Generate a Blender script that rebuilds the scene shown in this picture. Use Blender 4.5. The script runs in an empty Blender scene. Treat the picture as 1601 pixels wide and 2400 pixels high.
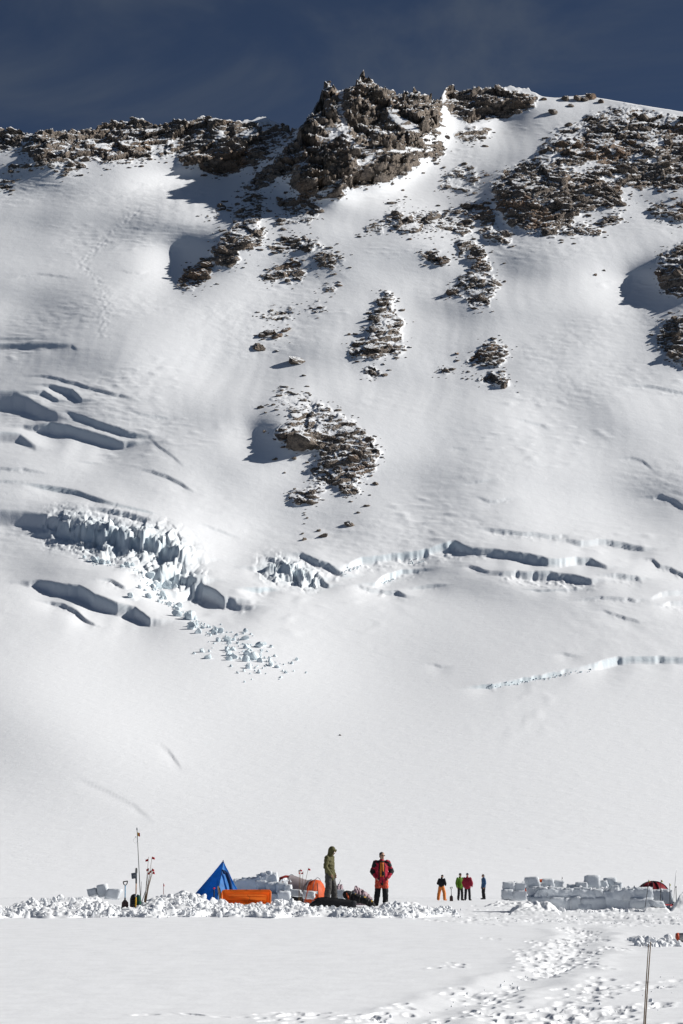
import bpy, bmesh, math, random
import numpy as np
from mathutils import Vector, Matrix, Euler

random.seed(7)
rng = np.random.default_rng(11)
R = math.radians
scene = bpy.context.scene
COL = scene.collection

# ------------------------------------------------------------------ camera
EYE = 1.79
FPX = 4750.0                       # focal length in pixels of the 1601 x 2400 photograph
CX, CY = 800.5, 1200.0
PITCH = math.atan(860.0 / FPX)
SP, CP = math.sin(PITCH), math.cos(PITCH)
cam = bpy.data.cameras.new('camera')
cam.sensor_fit = 'VERTICAL'
cam.sensor_height = 36.0
cam.lens = 36.0 * FPX / 2400.0
cam.clip_start = 0.5
cam.clip_end = 20000
camo = bpy.data.objects.new('camera', cam)
COL.objects.link(camo)
camo.location = (0, 0, EYE)
camo.rotation_euler = (R(90) + PITCH, 0, 0)
scene.camera = camo

# ------------------------------------------------------------------ sky and sun
SUN_EL = R(32)
SUN_AZ = R(82.5)                   # measured from +Y (view direction) towards +X (right)
sdir = Vector((math.cos(SUN_EL) * math.sin(SUN_AZ), math.cos(SUN_EL) * math.cos(SUN_AZ), math.sin(SUN_EL)))
world = bpy.data.worlds.new('World')
scene.world = world
world.use_nodes = True
wn, wl = world.node_tree.nodes, world.node_tree.links
wn.clear()
sky = wn.new('ShaderNodeTexSky')
sky.sky_type = 'NISHITA'
sky.sun_disc = False
sky.sun_elevation = SUN_EL
sky.sun_rotation = SUN_AZ
sky.altitude = 4300
sky.air_density = 0.55
sky.dust_density = 0.0
sky.ozone_density = 1.0
bg = wn.new('ShaderNodeBackground')
bg.inputs['Strength'].default_value = 0.05
wo = wn.new('ShaderNodeOutputWorld')
# thin high cloud: the same veil all round the sky
tc = wn.new('ShaderNodeTexCoord')
mp = wn.new('ShaderNodeMapping'); mp.inputs['Scale'].default_value = (3.2, 3.2, 7.0); mp.inputs['Rotation'].default_value = (0.3, 0.5, 0.2)
nz = wn.new('ShaderNodeTexNoise'); nz.inputs['Scale'].default_value = 2.2; nz.inputs['Detail'].default_value = 6; nz.inputs['Roughness'].default_value = 0.55; nz.inputs['Distortion'].default_value = 0.6
rp = wn.new('ShaderNodeMapRange'); rp.interpolation_type = 'SMOOTHSTEP'
rp.inputs['From Min'].default_value = 0.40; rp.inputs['From Max'].default_value = 0.72; rp.inputs['To Max'].default_value = 0.55
hs = wn.new('ShaderNodeHueSaturation'); hs.inputs['Saturation'].default_value = 1.0; hs.inputs['Value'].default_value = 1.0
mx = wn.new('ShaderNodeMix'); mx.data_type = 'RGBA'
mx.inputs['B'].default_value = (1.6, 1.95, 2.5, 1)
wl.new(tc.outputs['Generated'], mp.inputs['Vector']); wl.new(mp.outputs['Vector'], nz.inputs['Vector'])
wl.new(nz.outputs['Fac'], rp.inputs['Value']); wl.new(rp.outputs['Result'], mx.inputs['Factor'])
wl.new(sky.outputs['Color'], hs.inputs['Color']); wl.new(hs.outputs['Color'], mx.inputs['A'])
wl.new(mx.outputs['Result'], bg.inputs['Color']); wl.new(bg.outputs['Background'], wo.inputs['Surface'])
sl = bpy.data.lights.new('sun', 'SUN')
sl.energy = 5.0
sl.angle = R(0.6)
sl.color = (1.0, 0.968, 0.915)
so = bpy.data.objects.new('sun', sl)
COL.objects.link(so)
so.rotation_euler = sdir.to_track_quat('Z', 'Y').to_euler()
vs = scene.view_settings
vs.view_transform = 'Standard'
vs.look = 'None'
vs.gamma = 1.0
vs.use_curve_mapping = False
vs.exposure = 0.18
scene.cycles.use_denoising = True
scene.cycles.max_bounces = 6
scene.cycles.diffuse_bounces = 4

# ------------------------------------------------------------------ helpers
def ray(u, v):
    """world direction through a photograph pixel, scaled to unit y"""
    a = (CY - v) / FPX
    dy = CP - SP * a
    return (u - CX) / FPX / dy, (SP + CP * a) / dy

def at(u, v, Y):
    dx, dz = ray(u, v)
    return Vector((Y * dx, Y, EYE + Y * dz))

def hash2(i, j, seed):
    h = (i.astype(np.int64) * 374761393 + j.astype(np.int64) * 668265263 + seed * 974634777) & 0xffffffff
    h = ((h ^ (h >> 13)) * 1274126177) & 0xffffffff
    h = (h ^ (h >> 16)) & 0xffffffff
    return h.astype(np.float64) / 4294967296.0

def gnoise(x, y, seed=0):
    """gradient noise, about -1..1"""
    x = np.asarray(x, float); y = np.asarray(y, float)
    xi = np.floor(x); yi = np.floor(y)
    fx = x - xi; fy = y - yi
    ux = fx * fx * fx * (fx * (fx * 6 - 15) + 10); uy = fy * fy * fy * (fy * (fy * 6 - 15) + 10)
    def g(di, dj):
        a = hash2(xi + di, yi + dj, seed) * (2 * np.pi)
        return np.cos(a) * (fx - di) + np.sin(a) * (fy - dj)
    a = g(0, 0); b = g(1, 0); c = g(0, 1); d = g(1, 1)
    return 1.5 * ((a + ux * (b - a)) * (1 - uy) + (c + ux * (d - c)) * uy)

def fbm(x, y, seed=0, octs=4, gain=0.5):
    s = 0; a = 1.0
    for k in range(octs):
        s = s + a * gnoise(x * 2 ** k + 13.7 * k, y * 2 ** k - 7.1 * k, seed + k)
        a *= gain
    return s

def facets(x, y, seed=0, tilt=1.0):
    """random tilted plane in every cell of a jittered grid: angular blocks. Returns height and distance to the cell border"""
    xi = np.floor(x); yi = np.floor(y)
    best = np.full(x.shape, 9.0); second = np.full(x.shape, 9.0); h = np.zeros(x.shape)
    for di in (-1, 0, 1):
        for dj in (-1, 0, 1):
            ci, cj = xi + di, yi + dj
            px = ci + 0.1 + 0.8 * hash2(ci, cj, seed); py = cj + 0.1 + 0.8 * hash2(ci, cj, seed + 1)
            dx, dy = x - px, y - py
            d = dx * dx + dy * dy
            hh = 0.55 * (hash2(ci, cj, seed + 2) - 0.5) + tilt * ((hash2(ci, cj, seed + 3) - 0.5) * dx + (hash2(ci, cj, seed + 4) - 0.5) * dy)
            near = d < best
            second = np.where(near, best, np.minimum(second, d))
            h = np.where(near, hh, h)
            best = np.where(near, d, best)
    return h, np.sqrt(second) - np.sqrt(best)

def smooth(a, b, x):
    t = np.clip((x - a) / (b - a), 0, 1)
    return t * t * (3 - 2 * t)

def blur(a, r):
    """box blur twice along both axes"""
    for _ in range(2):
        for ax in (0, 1):
            n = a.shape[ax]
            pad = [(0, 0), (0, 0)]; pad[ax] = (r + 1, r)
            c = np.cumsum(np.pad(a, pad, mode='edge'), axis=ax)
            if ax == 0: a = (c[2 * r + 1:, :] - c[:-(2 * r + 1), :]) / (2 * r + 1)
            else: a = (c[:, 2 * r + 1:] - c[:, :-(2 * r + 1)]) / (2 * r + 1)
    return a

def inside(U, V, pts):
    """points of the grid inside a polygon"""
    p = np.array(pts, float)
    m = np.zeros(U.shape, bool)
    box = (U >= p[:, 0].min()) & (U <= p[:, 0].max()) & (V >= p[:, 1].min()) & (V <= p[:, 1].max())
    idx = np.nonzero(box)
    x, y = U[idx], V[idx]
    r = np.zeros(x.shape, bool)
    j = len(p) - 1
    for i in range(len(p)):
        xi, yi = p[i]; xj, yj = p[j]
        if yi != yj:
            r ^= ((yi > y) != (yj > y)) & (x < (xj - xi) * (y - yi) / (yj - yi) + xi)
        j = i
    m[idx] = r
    return m

def grid_mesh(name, X, Y, Z, attrs=None, smooth_shade=True):
    nr, nc = X.shape
    me = bpy.data.meshes.new(name)
    co = np.stack([X, Y, Z], -1).reshape(-1, 3).astype(np.float32)
    i = np.arange(nr * nc).reshape(nr, nc)
    q = np.stack([i[:-1, :-1], i[:-1, 1:], i[1:, 1:], i[1:, :-1]], -1).reshape(-1)
    nf = (nr - 1) * (nc - 1)
    me.vertices.add(nr * nc); me.vertices.foreach_set('co', co.ravel())
    me.loops.add(nf * 4); me.loops.foreach_set('vertex_index', q.astype(np.int32))
    me.polygons.add(nf)
    me.polygons.foreach_set('loop_start', np.arange(0, nf * 4, 4, dtype=np.int32))
    me.polygons.foreach_set('use_smooth', np.full(nf, smooth_shade))
    for k, a in (attrs or {}).items():
        at_ = me.attributes.new(k, 'FLOAT', 'POINT')
        at_.data.foreach_set('value', a.astype(np.float32).ravel())
    me.update(calc_edges=True)
    return me

def tri_mesh(name, co, faces, smooth_shade=False):
    me = bpy.data.meshes.new(name)
    co = np.asarray(co, np.float32); faces = np.asarray(faces, np.int32)
    nf, k = faces.shape
    me.vertices.add(len(co)); me.vertices.foreach_set('co', co.ravel())
    me.loops.add(nf * k); me.loops.foreach_set('vertex_index', faces.ravel())
    me.polygons.add(nf)
    me.polygons.foreach_set('loop_start', np.arange(0, nf * k, k, dtype=np.int32))
    me.polygons.foreach_set('use_smooth', np.full(nf, smooth_shade))
    me.update(calc_edges=True)
    return me

def link(name, me, mat=None, parent=None, loc=None):
    o = bpy.data.objects.new(name, me)
    COL.objects.link(o)
    if mat is not None and me is not None and not me.materials: me.materials.append(mat)
    if parent is not None: o.parent = parent
    if loc is not None: o.location = loc
    return o

def thing(name, label, cat, loc=(0, 0, 0), rz=0.0, group=None):
    o = bpy.data.objects.new(name, None)
    COL.objects.link(o)
    o.empty_display_size = 0.2
    o.location = loc; o.rotation_euler = (0, 0, rz)
    o['label'] = label; o['category'] = cat
    if group: o['group'] = group
    return o

def tag(o, label, cat, group=None):
    o['label'] = label; o['category'] = cat
    if group: o['group'] = group
    return o

# ------------------------------------------------------------------ materials
def new_mat(name):
    m = bpy.data.materials.new(name); m.use_nodes = True
    nt = m.node_tree
    b = nt.nodes['Principled BSDF']
    return m, nt, b

def nnoise(nt, scale, detail=4, rough=0.55, coord='Object', dist=0.0, vec=None):
    t = nt.nodes.new('ShaderNodeTexNoise')
    t.inputs['Scale'].default_value = scale; t.inputs['Detail'].default_value = detail
    t.inputs['Roughness'].default_value = rough; t.inputs['Distortion'].default_value = dist
    if vec is None:
        c = nt.nodes.new('ShaderNodeTexCoord'); nt.links.new(c.outputs[coord], t.inputs['Vector'])
    else:
        nt.links.new(vec, t.inputs['Vector'])
    return t.outputs['Fac']

def nramp(nt, val, a, b, lo=0.0, hi=1.0):
    r = nt.nodes.new('ShaderNodeMapRange'); r.interpolation_type = 'SMOOTHSTEP'
    r.inputs['From Min'].default_value = a; r.inputs['From Max'].default_value = b
    r.inputs['To Min'].default_value = lo; r.inputs['To Max'].default_value = hi
    nt.links.new(val, r.inputs['Value'])
    return r.outputs['Result']

def nmath(nt, op, a, b=None):
    m = nt.nodes.new('ShaderNodeMath'); m.operation = op
    for k, x in enumerate((a, b)):
        if x is None: continue
        if isinstance(x, (int, float)): m.inputs[k].default_value = x
        else: nt.links.new(x, m.inputs[k])
    return m.outputs[0]

def nmix(nt, fac, a, b):
    m = nt.nodes.new('ShaderNodeMix'); m.data_type = 'RGBA'
    for k, x in (('Factor', fac), ('A', a), ('B', b)):
        s = m.inputs[k] if k == 'Factor' else [i for i in m.inputs if i.name == k and i.type == 'RGBA'][0]
        if isinstance(x, (int, float)): s.default_value = x
        elif isinstance(x, tuple): s.default_value = (*x, 1)
        else: nt.links.new(x, s)
    return [o for o in m.outputs if o.type == 'RGBA'][0]

def nattr(nt, name):
    a = nt.nodes.new('ShaderNodeAttribute'); a.attribute_name = name
    return a.outputs['Fac']

def nbump(nt, height, strength, dist, normal=None):
    b = nt.nodes.new('ShaderNodeBump')
    b.inputs['Strength'].default_value = strength; b.inputs['Distance'].default_value = dist
    nt.links.new(height, b.inputs['Height'])
    if normal is not None: nt.links.new(normal, b.inputs['Normal'])
    return b.outputs['Normal']

SNOW = (0.80, 0.815, 0.84)
ICE = (0.58, 0.70, 0.76)

def rock_colour(nt, s=1.0):
    n1 = nnoise(nt, 0.03 * s, 2); n2 = nnoise(nt, 0.35 * s, 3, 0.65); n3 = nnoise(nt, 1.6 * s, 1, 0.7)
    c = nmix(nt, nramp(nt, n2, 0.3, 0.7), (0.12, 0.103, 0.090), (0.34, 0.28, 0.23))
    c = nmix(nt, nramp(nt, n1, 0.52, 0.72, 0, 0.75), c, (0.33, 0.232, 0.165))
    c = nmix(nt, nramp(nt, n3, 0.55, 0.75, 0, 0.55), c, (0.035, 0.032, 0.032))
    return c, n2, n3

def make_mountain_mat():
    m, nt, b = new_mat('mountain_snow_and_rock')
    geo = nt.nodes.new('ShaderNodeNewGeometry')
    sx = nt.nodes.new('ShaderNodeSeparateXYZ'); nt.links.new(geo.outputs['Normal'], sx.inputs[0])
    rockc, n2, n3 = rock_colour(nt)
    fine = nnoise(nt, 0.55, 2, 0.7)
    mid = nnoise(nt, 0.16, 1, 0.6)
    r = nmath(nt, 'ADD', nattr(nt, 'rock'), nmath(nt, 'MULTIPLY', nmath(nt, 'SUBTRACT', fine, 0.5), 0.55))
    rf = nramp(nt, r, 0.47, 0.55)
    lz = nmath(nt, 'ADD', sx.outputs['Z'], nmath(nt, 'MULTIPLY', nmath(nt, 'SUBTRACT', fine, 0.5), 0.5))
    lz = nmath(nt, 'ADD', lz, nmath(nt, 'MULTIPLY', nmath(nt, 'SUBTRACT', mid, 0.5), 0.35))
    sf = nramp(nt, lz, 0.66, 0.76)
    fac = nmath(nt, 'MULTIPLY', rf, nmath(nt, 'SUBTRACT', 1.0, sf))
    snowc = nmix(nt, nattr(nt, 'ice'), SNOW, ICE)
    nt.links.new(nmix(nt, fac, snowc, rockc), b.inputs['Base Color'])
    b.inputs['Roughness'].default_value = 0.75
    b.inputs['Specular IOR Level'].default_value = 0.15
    cs = nnoise(nt, 0.3, 5, 0.65, dist=0.4)
    nb = nbump(nt, cs, 0.15, 1.0)
    # rock relief only where rock shows
    rh = nmath(nt, 'MULTIPLY', nmath(nt, 'ADD', n2, n3), fac)
    nb = nbump(nt, rh, 0.9, 1.6, nb)
    nt.links.new(nb, b.inputs['Normal'])
    return m

def make_rock_mat():
    m, nt, b = new_mat('weathered_rock_with_snow')
    geo = nt.nodes.new('ShaderNodeNewGeometry')
    sx = nt.nodes.new('ShaderNodeSeparateXYZ'); nt.links.new(geo.outputs['True Normal'], sx.inputs[0])
    pos = geo.outputs['Position']
    n1 = nnoise(nt, 0.03, 2, vec=pos); n2 = nnoise(nt, 0.4, 3, 0.65, vec=pos); n3 = nnoise(nt, 1.6, 1, 0.7, vec=pos)
    c = nmix(nt, nramp(nt, n2, 0.3, 0.7), (0.090, 0.077, 0.067), (0.26, 0.212, 0.172))
    c = nmix(nt, nramp(nt, n1, 0.5, 0.72, 0, 0.8), c, (0.27, 0.17, 0.11))
    c = nmix(nt, nramp(nt, n3, 0.55, 0.75, 0, 0.5), c, (0.035, 0.032, 0.032))
    lz = nmath(nt, 'ADD', sx.outputs['Z'], nmath(nt, 'MULTIPLY', nmath(nt, 'SUBTRACT', nnoise(nt, 0.5, 4, 0.65, vec=pos), 0.5), 0.9))
    nt.links.new(nmix(nt, nramp(nt, lz, 0.70, 0.80), c, SNOW), b.inputs['Base Color'])
    b.inputs['Roughness'].default_value = 0.85
    b.inputs['Specular IOR Level'].default_value = 0.2
    nt.links.new(nbump(nt, nmath(nt, 'ADD', n2, n3), 0.8, 1.0), b.inputs['Normal'])
    return m

def make_snow_mat(name, s=1.0, tint=SNOW, bump=0.25, sss=0.0):
    m, nt, b = new_mat(name)
    c = nmix(nt, nramp(nt, nnoise(nt, 2.0 * s, 4), 0.35, 0.7), tint, tuple(x * 0.94 for x in tint))
    nt.links.new(c, b.inputs['Base Color'])
    b.inputs['Roughness'].default_value = 0.7
    b.inputs['Specular IOR Level'].default_value = 0.18
    nb = nbump(nt, nnoise(nt, 9.0 * s, 5, 0.6), bump, 0.04 / s)
    nb = nbump(nt, nnoise(nt, 60.0 * s, 3, 0.6), bump, 0.006 / s, nb)
    nt.links.new(nb, b.inputs['Normal'])
    return m

M_MOUNT = make_mountain_mat()
M_ROCK = make_rock_mat()
M_GROUND = make_snow_mat('packed_snow', 1.0, SNOW, 0.18)
M_CHUNK = make_snow_mat('shovelled_snow', 1.0, (0.80, 0.815, 0.835), 0.35)
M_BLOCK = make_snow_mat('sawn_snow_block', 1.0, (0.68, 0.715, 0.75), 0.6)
M_ICEB = make_snow_mat('glacier_ice', 0.08, (0.66, 0.74, 0.78), 0.5)

# ------------------------------------------------------------------ ground profile
GY = [-60, 0, 20, 25, 35, 45, 60, 70, 78, 85, 110, 140, 170]
GZ = [-1.80, -1.79, -1.79, -1.79, -1.61, -1.41, -1.11, -0.97, -0.98, -1.04, -1.23, -1.47, -1.615]
_yy = np.linspace(-60, 185, 2451)
_zz = np.interp(_yy, GY, GZ)
_k = np.hanning(81); _k /= _k.sum()
_zz = np.convolve(np.pad(_zz, 40, mode='edge'), _k, mode='valid') + EYE
def ground_z(x, y):
    return np.interp(y, _yy, _zz) + 0.05 * gnoise(np.asarray(x) / 9.0, np.asarray(y) / 14.0, 51) * smooth(10, 30, np.asarray(y, float)) * (1 - smooth(120, 160, np.asarray(y, float)))

# ------------------------------------------------------------------ mountain
VS = [2105, 2085, 2050, 1980, 1900, 1700, 1500, 1350, 1280, 1200, 1000, 700, 300, 150]
SG = [0.2, 1.2, 3.5, 6.5, 9.5, 14, 16, 19, 27, 34, 36, 38, 41, 43]
_v = np.arange(2105, 120, -0.5)
_T = np.tan(PITCH + np.arctan((CY - _v) / FPX))
_sl = np.tan(np.radians(np.interp(_v, VS[::-1], SG[::-1])))
_Y = np.empty_like(_v); _Y[0] = 170.0
for k in range(1, len(_v)):
    _Y[k] = _Y[k - 1] * (1 + (_T[k] - _T[k - 1]) / (_sl[k - 1] - _T[k - 1]))
def prof_Y(v): return np.interp(-v, -_v, _Y)

def c8(p): return [(470 + x / 1.9698, 140 + y / 1.9698) for x, y in p]
def c1(p): return [(x / 1.96, 150 + y / 1.96) for x, y in p]
def c2(p): return [(800 + x / 1.9575, 150 + y / 1.9575) for x, y in p]
def c3(p): return [(x / 1.96, 700 + y / 1.96) for x, y in p]
def c4(p): return [(800 + x / 1.9575, 700 + y / 1.9575) for x, y in p]
def c5(p): return [(x / 1.96, 1150 + y / 1.96) for x, y in p]
def c6(p): return [(800 + x / 1.9575, 1150 + y / 1.9575) for x, y in p]
def c7(p): return [(500 + x / 3.484, 880 + y / 3.484) for x, y in p]

RIDGE = [(-420, 300), (-150, 280), (0, 296), (60, 315), (130, 302), (200, 304), (225, 300), (270, 285), (318, 279), (370, 298), (410, 290), (450, 286), (475, 271), (520, 284),
         (580, 283), (620, 272), (660, 292), (705, 306), (730, 262), (760, 214), (800, 206), (820, 200), (838, 188), (848, 181), (872, 187), (905, 199), (930, 208), (950, 203), (1000, 214), (1035, 226),
         (1045, 208), (1100, 208), (1140, 202), (1200, 203), (1240, 210), (1270, 226), (1310, 230), (1330, 226), (1360, 224), (1385, 220), (1395, 228), (1500, 246), (1601, 262), (1750, 280), (2020, 330)]

# rock outcrops traced from the photograph: (rock cover 0..1, rise above the snow in metres, relief, outline)
POLY = [
    # left summit ridge
    (0.95, 8, 1.0, c1([(-500, 100), (0, 200), (500, 200), (1385, 290), (1330, 350), (1280, 400), (1200, 470), (1130, 470), (1080, 500), (1020, 515), (950, 490), (900, 470), (830, 460), (800, 405), (740, 430), (700, 385), (690, 440), (640, 440), (560, 450), (480, 460), (400, 430), (300, 452), (180, 470), (130, 420), (60, 385), (0, 400), (-500, 430)])),
    (0.45, 1, 0.5, c1([(40, 455), (120, 440), (200, 440), (190, 465), (100, 500), (40, 495)])),
    (0.5, 1, 0.5, c1([(270, 470), (330, 450), (400, 440), (400, 490), (300, 505), (265, 500)])),
    (0.45, 1, 0.5, c1([(-60, 530), (0, 530), (65, 540), (60, 580), (0, 585), (-60, 580)])),
    # central crag
    (0.97, 40, 1.25, c1([(1110, 592), (1170, 520), (1260, 460), (1330, 360), (1385, 300), (1440, 210), (1490, 100), (1568, 80), (1640, 0), (1800, 60), (2030, 90), (2035, 200), (2040, 290), (2025, 340), (1920, 430), (1925, 470), (1770, 545), (1640, 558), (1568, 600), (1440, 600), (1350, 570), (1320, 510), (1240, 530), (1180, 575)])),
    (1.0, 12, 1.0, c8([(185, 614), (240, 545), (330, 470), (410, 385), (480, 310), (570, 310), (500, 420), (430, 480), (360, 545), (260, 608)])),
    (0.92, 8, 0.95, c8([(395, 560), (470, 480), (640, 480), (720, 520), (660, 565), (665, 635), (560, 645), (440, 615)])),
    # rib below it
    (0.75, 8, 0.7, c1([(1100, 605), (1220, 600), (1210, 690), (1190, 740), (1220, 770), (1200, 830), (1100, 860), (1100, 920), (1050, 930), (980, 930), (930, 1010), (850, 1040), (820, 1020), (870, 940), (960, 880), (990, 820), (1080, 740), (1080, 690), (1130, 640)])),
    (0.95, 2, 0.6, c1([(930, 1010), (850, 1042), (815, 1022), (860, 950), (940, 930), (960, 960)])),
    (0.6, 2, 0.6, c1([(1260, 640), (1330, 610), (1420, 600), (1470, 670), (1440, 720), (1310, 745), (1250, 740), (1310, 700)])),
    (0.5, 1, 0.5, c1([(1020, 650), (1060, 650), (1010, 690), (960, 720), (950, 690)])),
    (0.55, 2, 0.6, c1([(1230, 850), (1270, 800), (1380, 790), (1490, 830), (1480, 860), (1240, 865)])),
    (0.5, 1, 0.6, c1([(1430, 880), (1540, 855), (1570, 890), (1580, 920), (1520, 945), (1430, 915)])),
    (0.65, 3, 0.7, c1([(1200, 970), (1320, 910), (1380, 900), (1400, 970), (1340, 1010), (1280, 990), (1210, 1000)])),
    (0.55, 1, 0.5, c1([(1490, 1020), (1530, 1010), (1540, 1050), (1480, 1045)])),
    # right summit cliffs
    (0.95, 9, 1.0, c2([(470, 60), (700, 90), (760, 118), (880, 140), (905, 165), (880, 195), (780, 245), (690, 250), (590, 278), (530, 250), (480, 215)])),
    (0.8, 3, 0.7, c2([(520, 320), (600, 290), (710, 300), (640, 350), (570, 360), (520, 345)])),
    (0.7, 1, 0.6, c2([(360, 360), (450, 340), (480, 400), (430, 440), (350, 430)])),
    # big right-hand face
    (0.74, 12, 0.9, c2([(1110, 260), (1240, 190), (1340, 195), (1568, 250), (1900, 330), (1900, 600), (1568, 570), (1440, 575), (1290, 560), (1280, 660), (1180, 660), (1080, 690), (1060, 740), (970, 790), (830, 760), (750, 730), (700, 640), (680, 560), (730, 500), (830, 450), (900, 430), (920, 380), (1000, 300), (1040, 280)])),
    (0.95, 3, 0.8, c2([(1100, 260), (1170, 215), (1230, 240), (1220, 320), (1130, 330)])),
    (0.95, 3, 0.8, c2([(720, 520), (830, 490), (900, 520), (960, 560), (900, 600), (800, 650), (720, 620)])),
    (0.95, 3, 0.8, c2([(960, 660), (1080, 620), (1090, 690), (1020, 740), (870, 760), (820, 720)])),
    (0.9, 2, 0.7, c2([(1140, 560), (1280, 570), (1280, 655), (1180, 650)])),
    (0.8, 2, 0.6, c2([(1180, 720), (1220, 695), (1290, 690), (1300, 720), (1200, 745)])),
    (0.6, 1, 0.6, c2([(1010, 775), (1100, 730), (1200, 760), (1190, 785), (1020, 792)])),
    (0.45, 1, 0.5, c2([(440, 570), (500, 490), (620, 475), (640, 520), (600, 590), (500, 595)])),
    (0.68, 5, 0.8, c2([(200, 690), (350, 680), (420, 670), (560, 720), (620, 720), (570, 790), (470, 770), (300, 780), (200, 740)])),
    (0.7, 2, 0.7, c2([(100, 760), (150, 730), (190, 735), (190, 770), (110, 780)])),
    (0.5, 1, 0.5, c2([(210, 640), (270, 620), (270, 660), (220, 665)])),
    (0.75, 5, 0.8, c2([(480, 680), (520, 660), (640, 630), (700, 680), (700, 740), (770, 800), (775, 830), (700, 830), (650, 790), (640, 720), (560, 690)])),
    (0.75, 3, 0.7, c2([(350, 870), (420, 860), (500, 890), (490, 920), (420, 922)])),
    (0.8, 4, 0.7, c2([(530, 810), (600, 805), (660, 880), (700, 950), (650, 960), (600, 900), (540, 870)])),
    (0.65, 4, 0.7, c2([(540, 980), (620, 930), (700, 970), (720, 1020), (700, 1060), (660, 1120), (580, 1120), (560, 1077), (490, 1060)])),
    (0.85, 12, 0.9, c2([(1450, 890), (1568, 820), (1800, 760), (1800, 1120), (1560, 1065), (1490, 1060), (1450, 1000)])),
    (0.8, 7, 0.8, c4([(1440, 200), (1490, 100), (1568, 80), (1800, 60), (1800, 330), (1568, 305), (1520, 290), (1480, 240)])),
    (0.5, 3, 0.6, c2([(1410, 680), (1420, 640), (1568, 620), (1750, 610), (1750, 760), (1568, 740), (1450, 720)])),
    # bands on the lower face
    (0.72, 6, 0.75, c4([(160, 0), (200, -40), (240, 0), (240, 60), (285, 100), (270, 140), (292, 230), (260, 262), (200, 260), (150, 290), (60, 270), (30, 240), (50, 200), (120, 190), (100, 140), (150, 90)])),
    (0.6, 1, 0.6, c4([(110, 330), (150, 310), (190, 350), (150, 372), (110, 370)])),
    (0.72, 4, 0.7, c4([(570, 280), (640, 230), (690, 185), (765, 235), (750, 280), (720, 320), (660, 300), (590, 300)])),
    (0.85, 3, 0.7, c4([(620, 375), (680, 340), (740, 345), (782, 412), (700, 398)])),
    (0.75, 2, 0.6, c4([(440, 330), (500, 310), (510, 350), (470, 350)])),
    (0.7, 1, 0.5, c4([(550, 325), (580, 320), (590, 345)])),
    (0.55, 2, 0.5, c3([(1180, 90), (1240, 55), (1340, 35), (1350, 80), (1280, 105)])),
    (0.6, 2, 0.5, c3([(1395, 60), (1440, 20), (1490, 20), (1480, 65)])),
    (0.5, 0.5, 0.5, c3([(1185, 175), (1190, 155), (1290, 160), (1300, 180)])),
    # the island of boulders in the middle of the face
    (0.66, 4, 0.6, c7([(470, 200), (560, 120), (790, 160), (900, 250), (1030, 310), (1150, 380), (1300, 520), (1310, 570), (1380, 630), (1330, 690), (1300, 790), (1200, 850), (1200, 900), (1150, 990), (1030, 980), (1010, 900), (920, 920), (860, 1010), (740, 1080), (580, 1010), (800, 880), (800, 780), (870, 690), (860, 640), (600, 570), (500, 480), (620, 370), (620, 300), (500, 250)])),
]

# snow gullies and ledges inside the cliffs
GULLY = [
    c8([(640, 150), (668, 145), (658, 240), (675, 300), (705, 375), (790, 415), (900, 408), (1030, 398), (1050, 420), (900, 438), (780, 448), (700, 405), (648, 330), (628, 230)]),
    c8([(530, 325), (650, 305), (665, 335), (600, 385), (520, 392), (600, 345)]),
    c8([(385, 600), (400, 545), (440, 480), (480, 455), (510, 470), (450, 510), (420, 560), (400, 605)]),
    c8([(850, 235), (905, 195), (925, 260), (1015, 300), (1010, 342), (920, 312), (880, 275)]),
    c8([(465, 315), (425, 355), (310, 480), (220, 540), (165, 600), (60, 565), (100, 548), (210, 505), (300, 445), (400, 360)]),
    c8([(1110, 235), (1140, 225), (1155, 285), (1240, 305), (1180, 325), (1130, 375), (1050, 410), (1020, 365), (1105, 300)]),
    c8([(500, 640), (560, 600), (620, 560), (660, 545), (640, 600), (560, 660)]),
    c8([(730, 470), (800, 440), (860, 460), (790, 490), (740, 520), (690, 530)]),
    c8([(80, 330), (110, 310), (100, 360), (60, 385)]), c8([(150, 345), (260, 330), (250, 350), (150, 362)]),
    c1([(690, 380), (740, 350), (830, 350), (830, 375), (760, 400), (700, 420)]), c1([(880, 330), (930, 320), (920, 340), (880, 345)]),
    c1([(60, 400), (140, 330), (160, 345), (110, 400)]), c1([(240, 400), (300, 380), (310, 405), (250, 425)]), c1([(420, 365), (480, 360), (480, 378), (425, 380)]),
    c2([(1020, 480), (1150, 455), (1230, 470), (1150, 500), (1050, 500)]), c2([(870, 600), (950, 620), (930, 645), (880, 625)]), c2([(1320, 420), (1450, 430), (1440, 460), (1340, 450)]),
    c2([(1180, 520), (1290, 500), (1300, 540), (1200, 545)]), c2([(900, 440), (990, 400), (1010, 430), (930, 470)]), c2([(1400, 330), (1500, 350), (1480, 380), (1400, 360)]),
]

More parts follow.
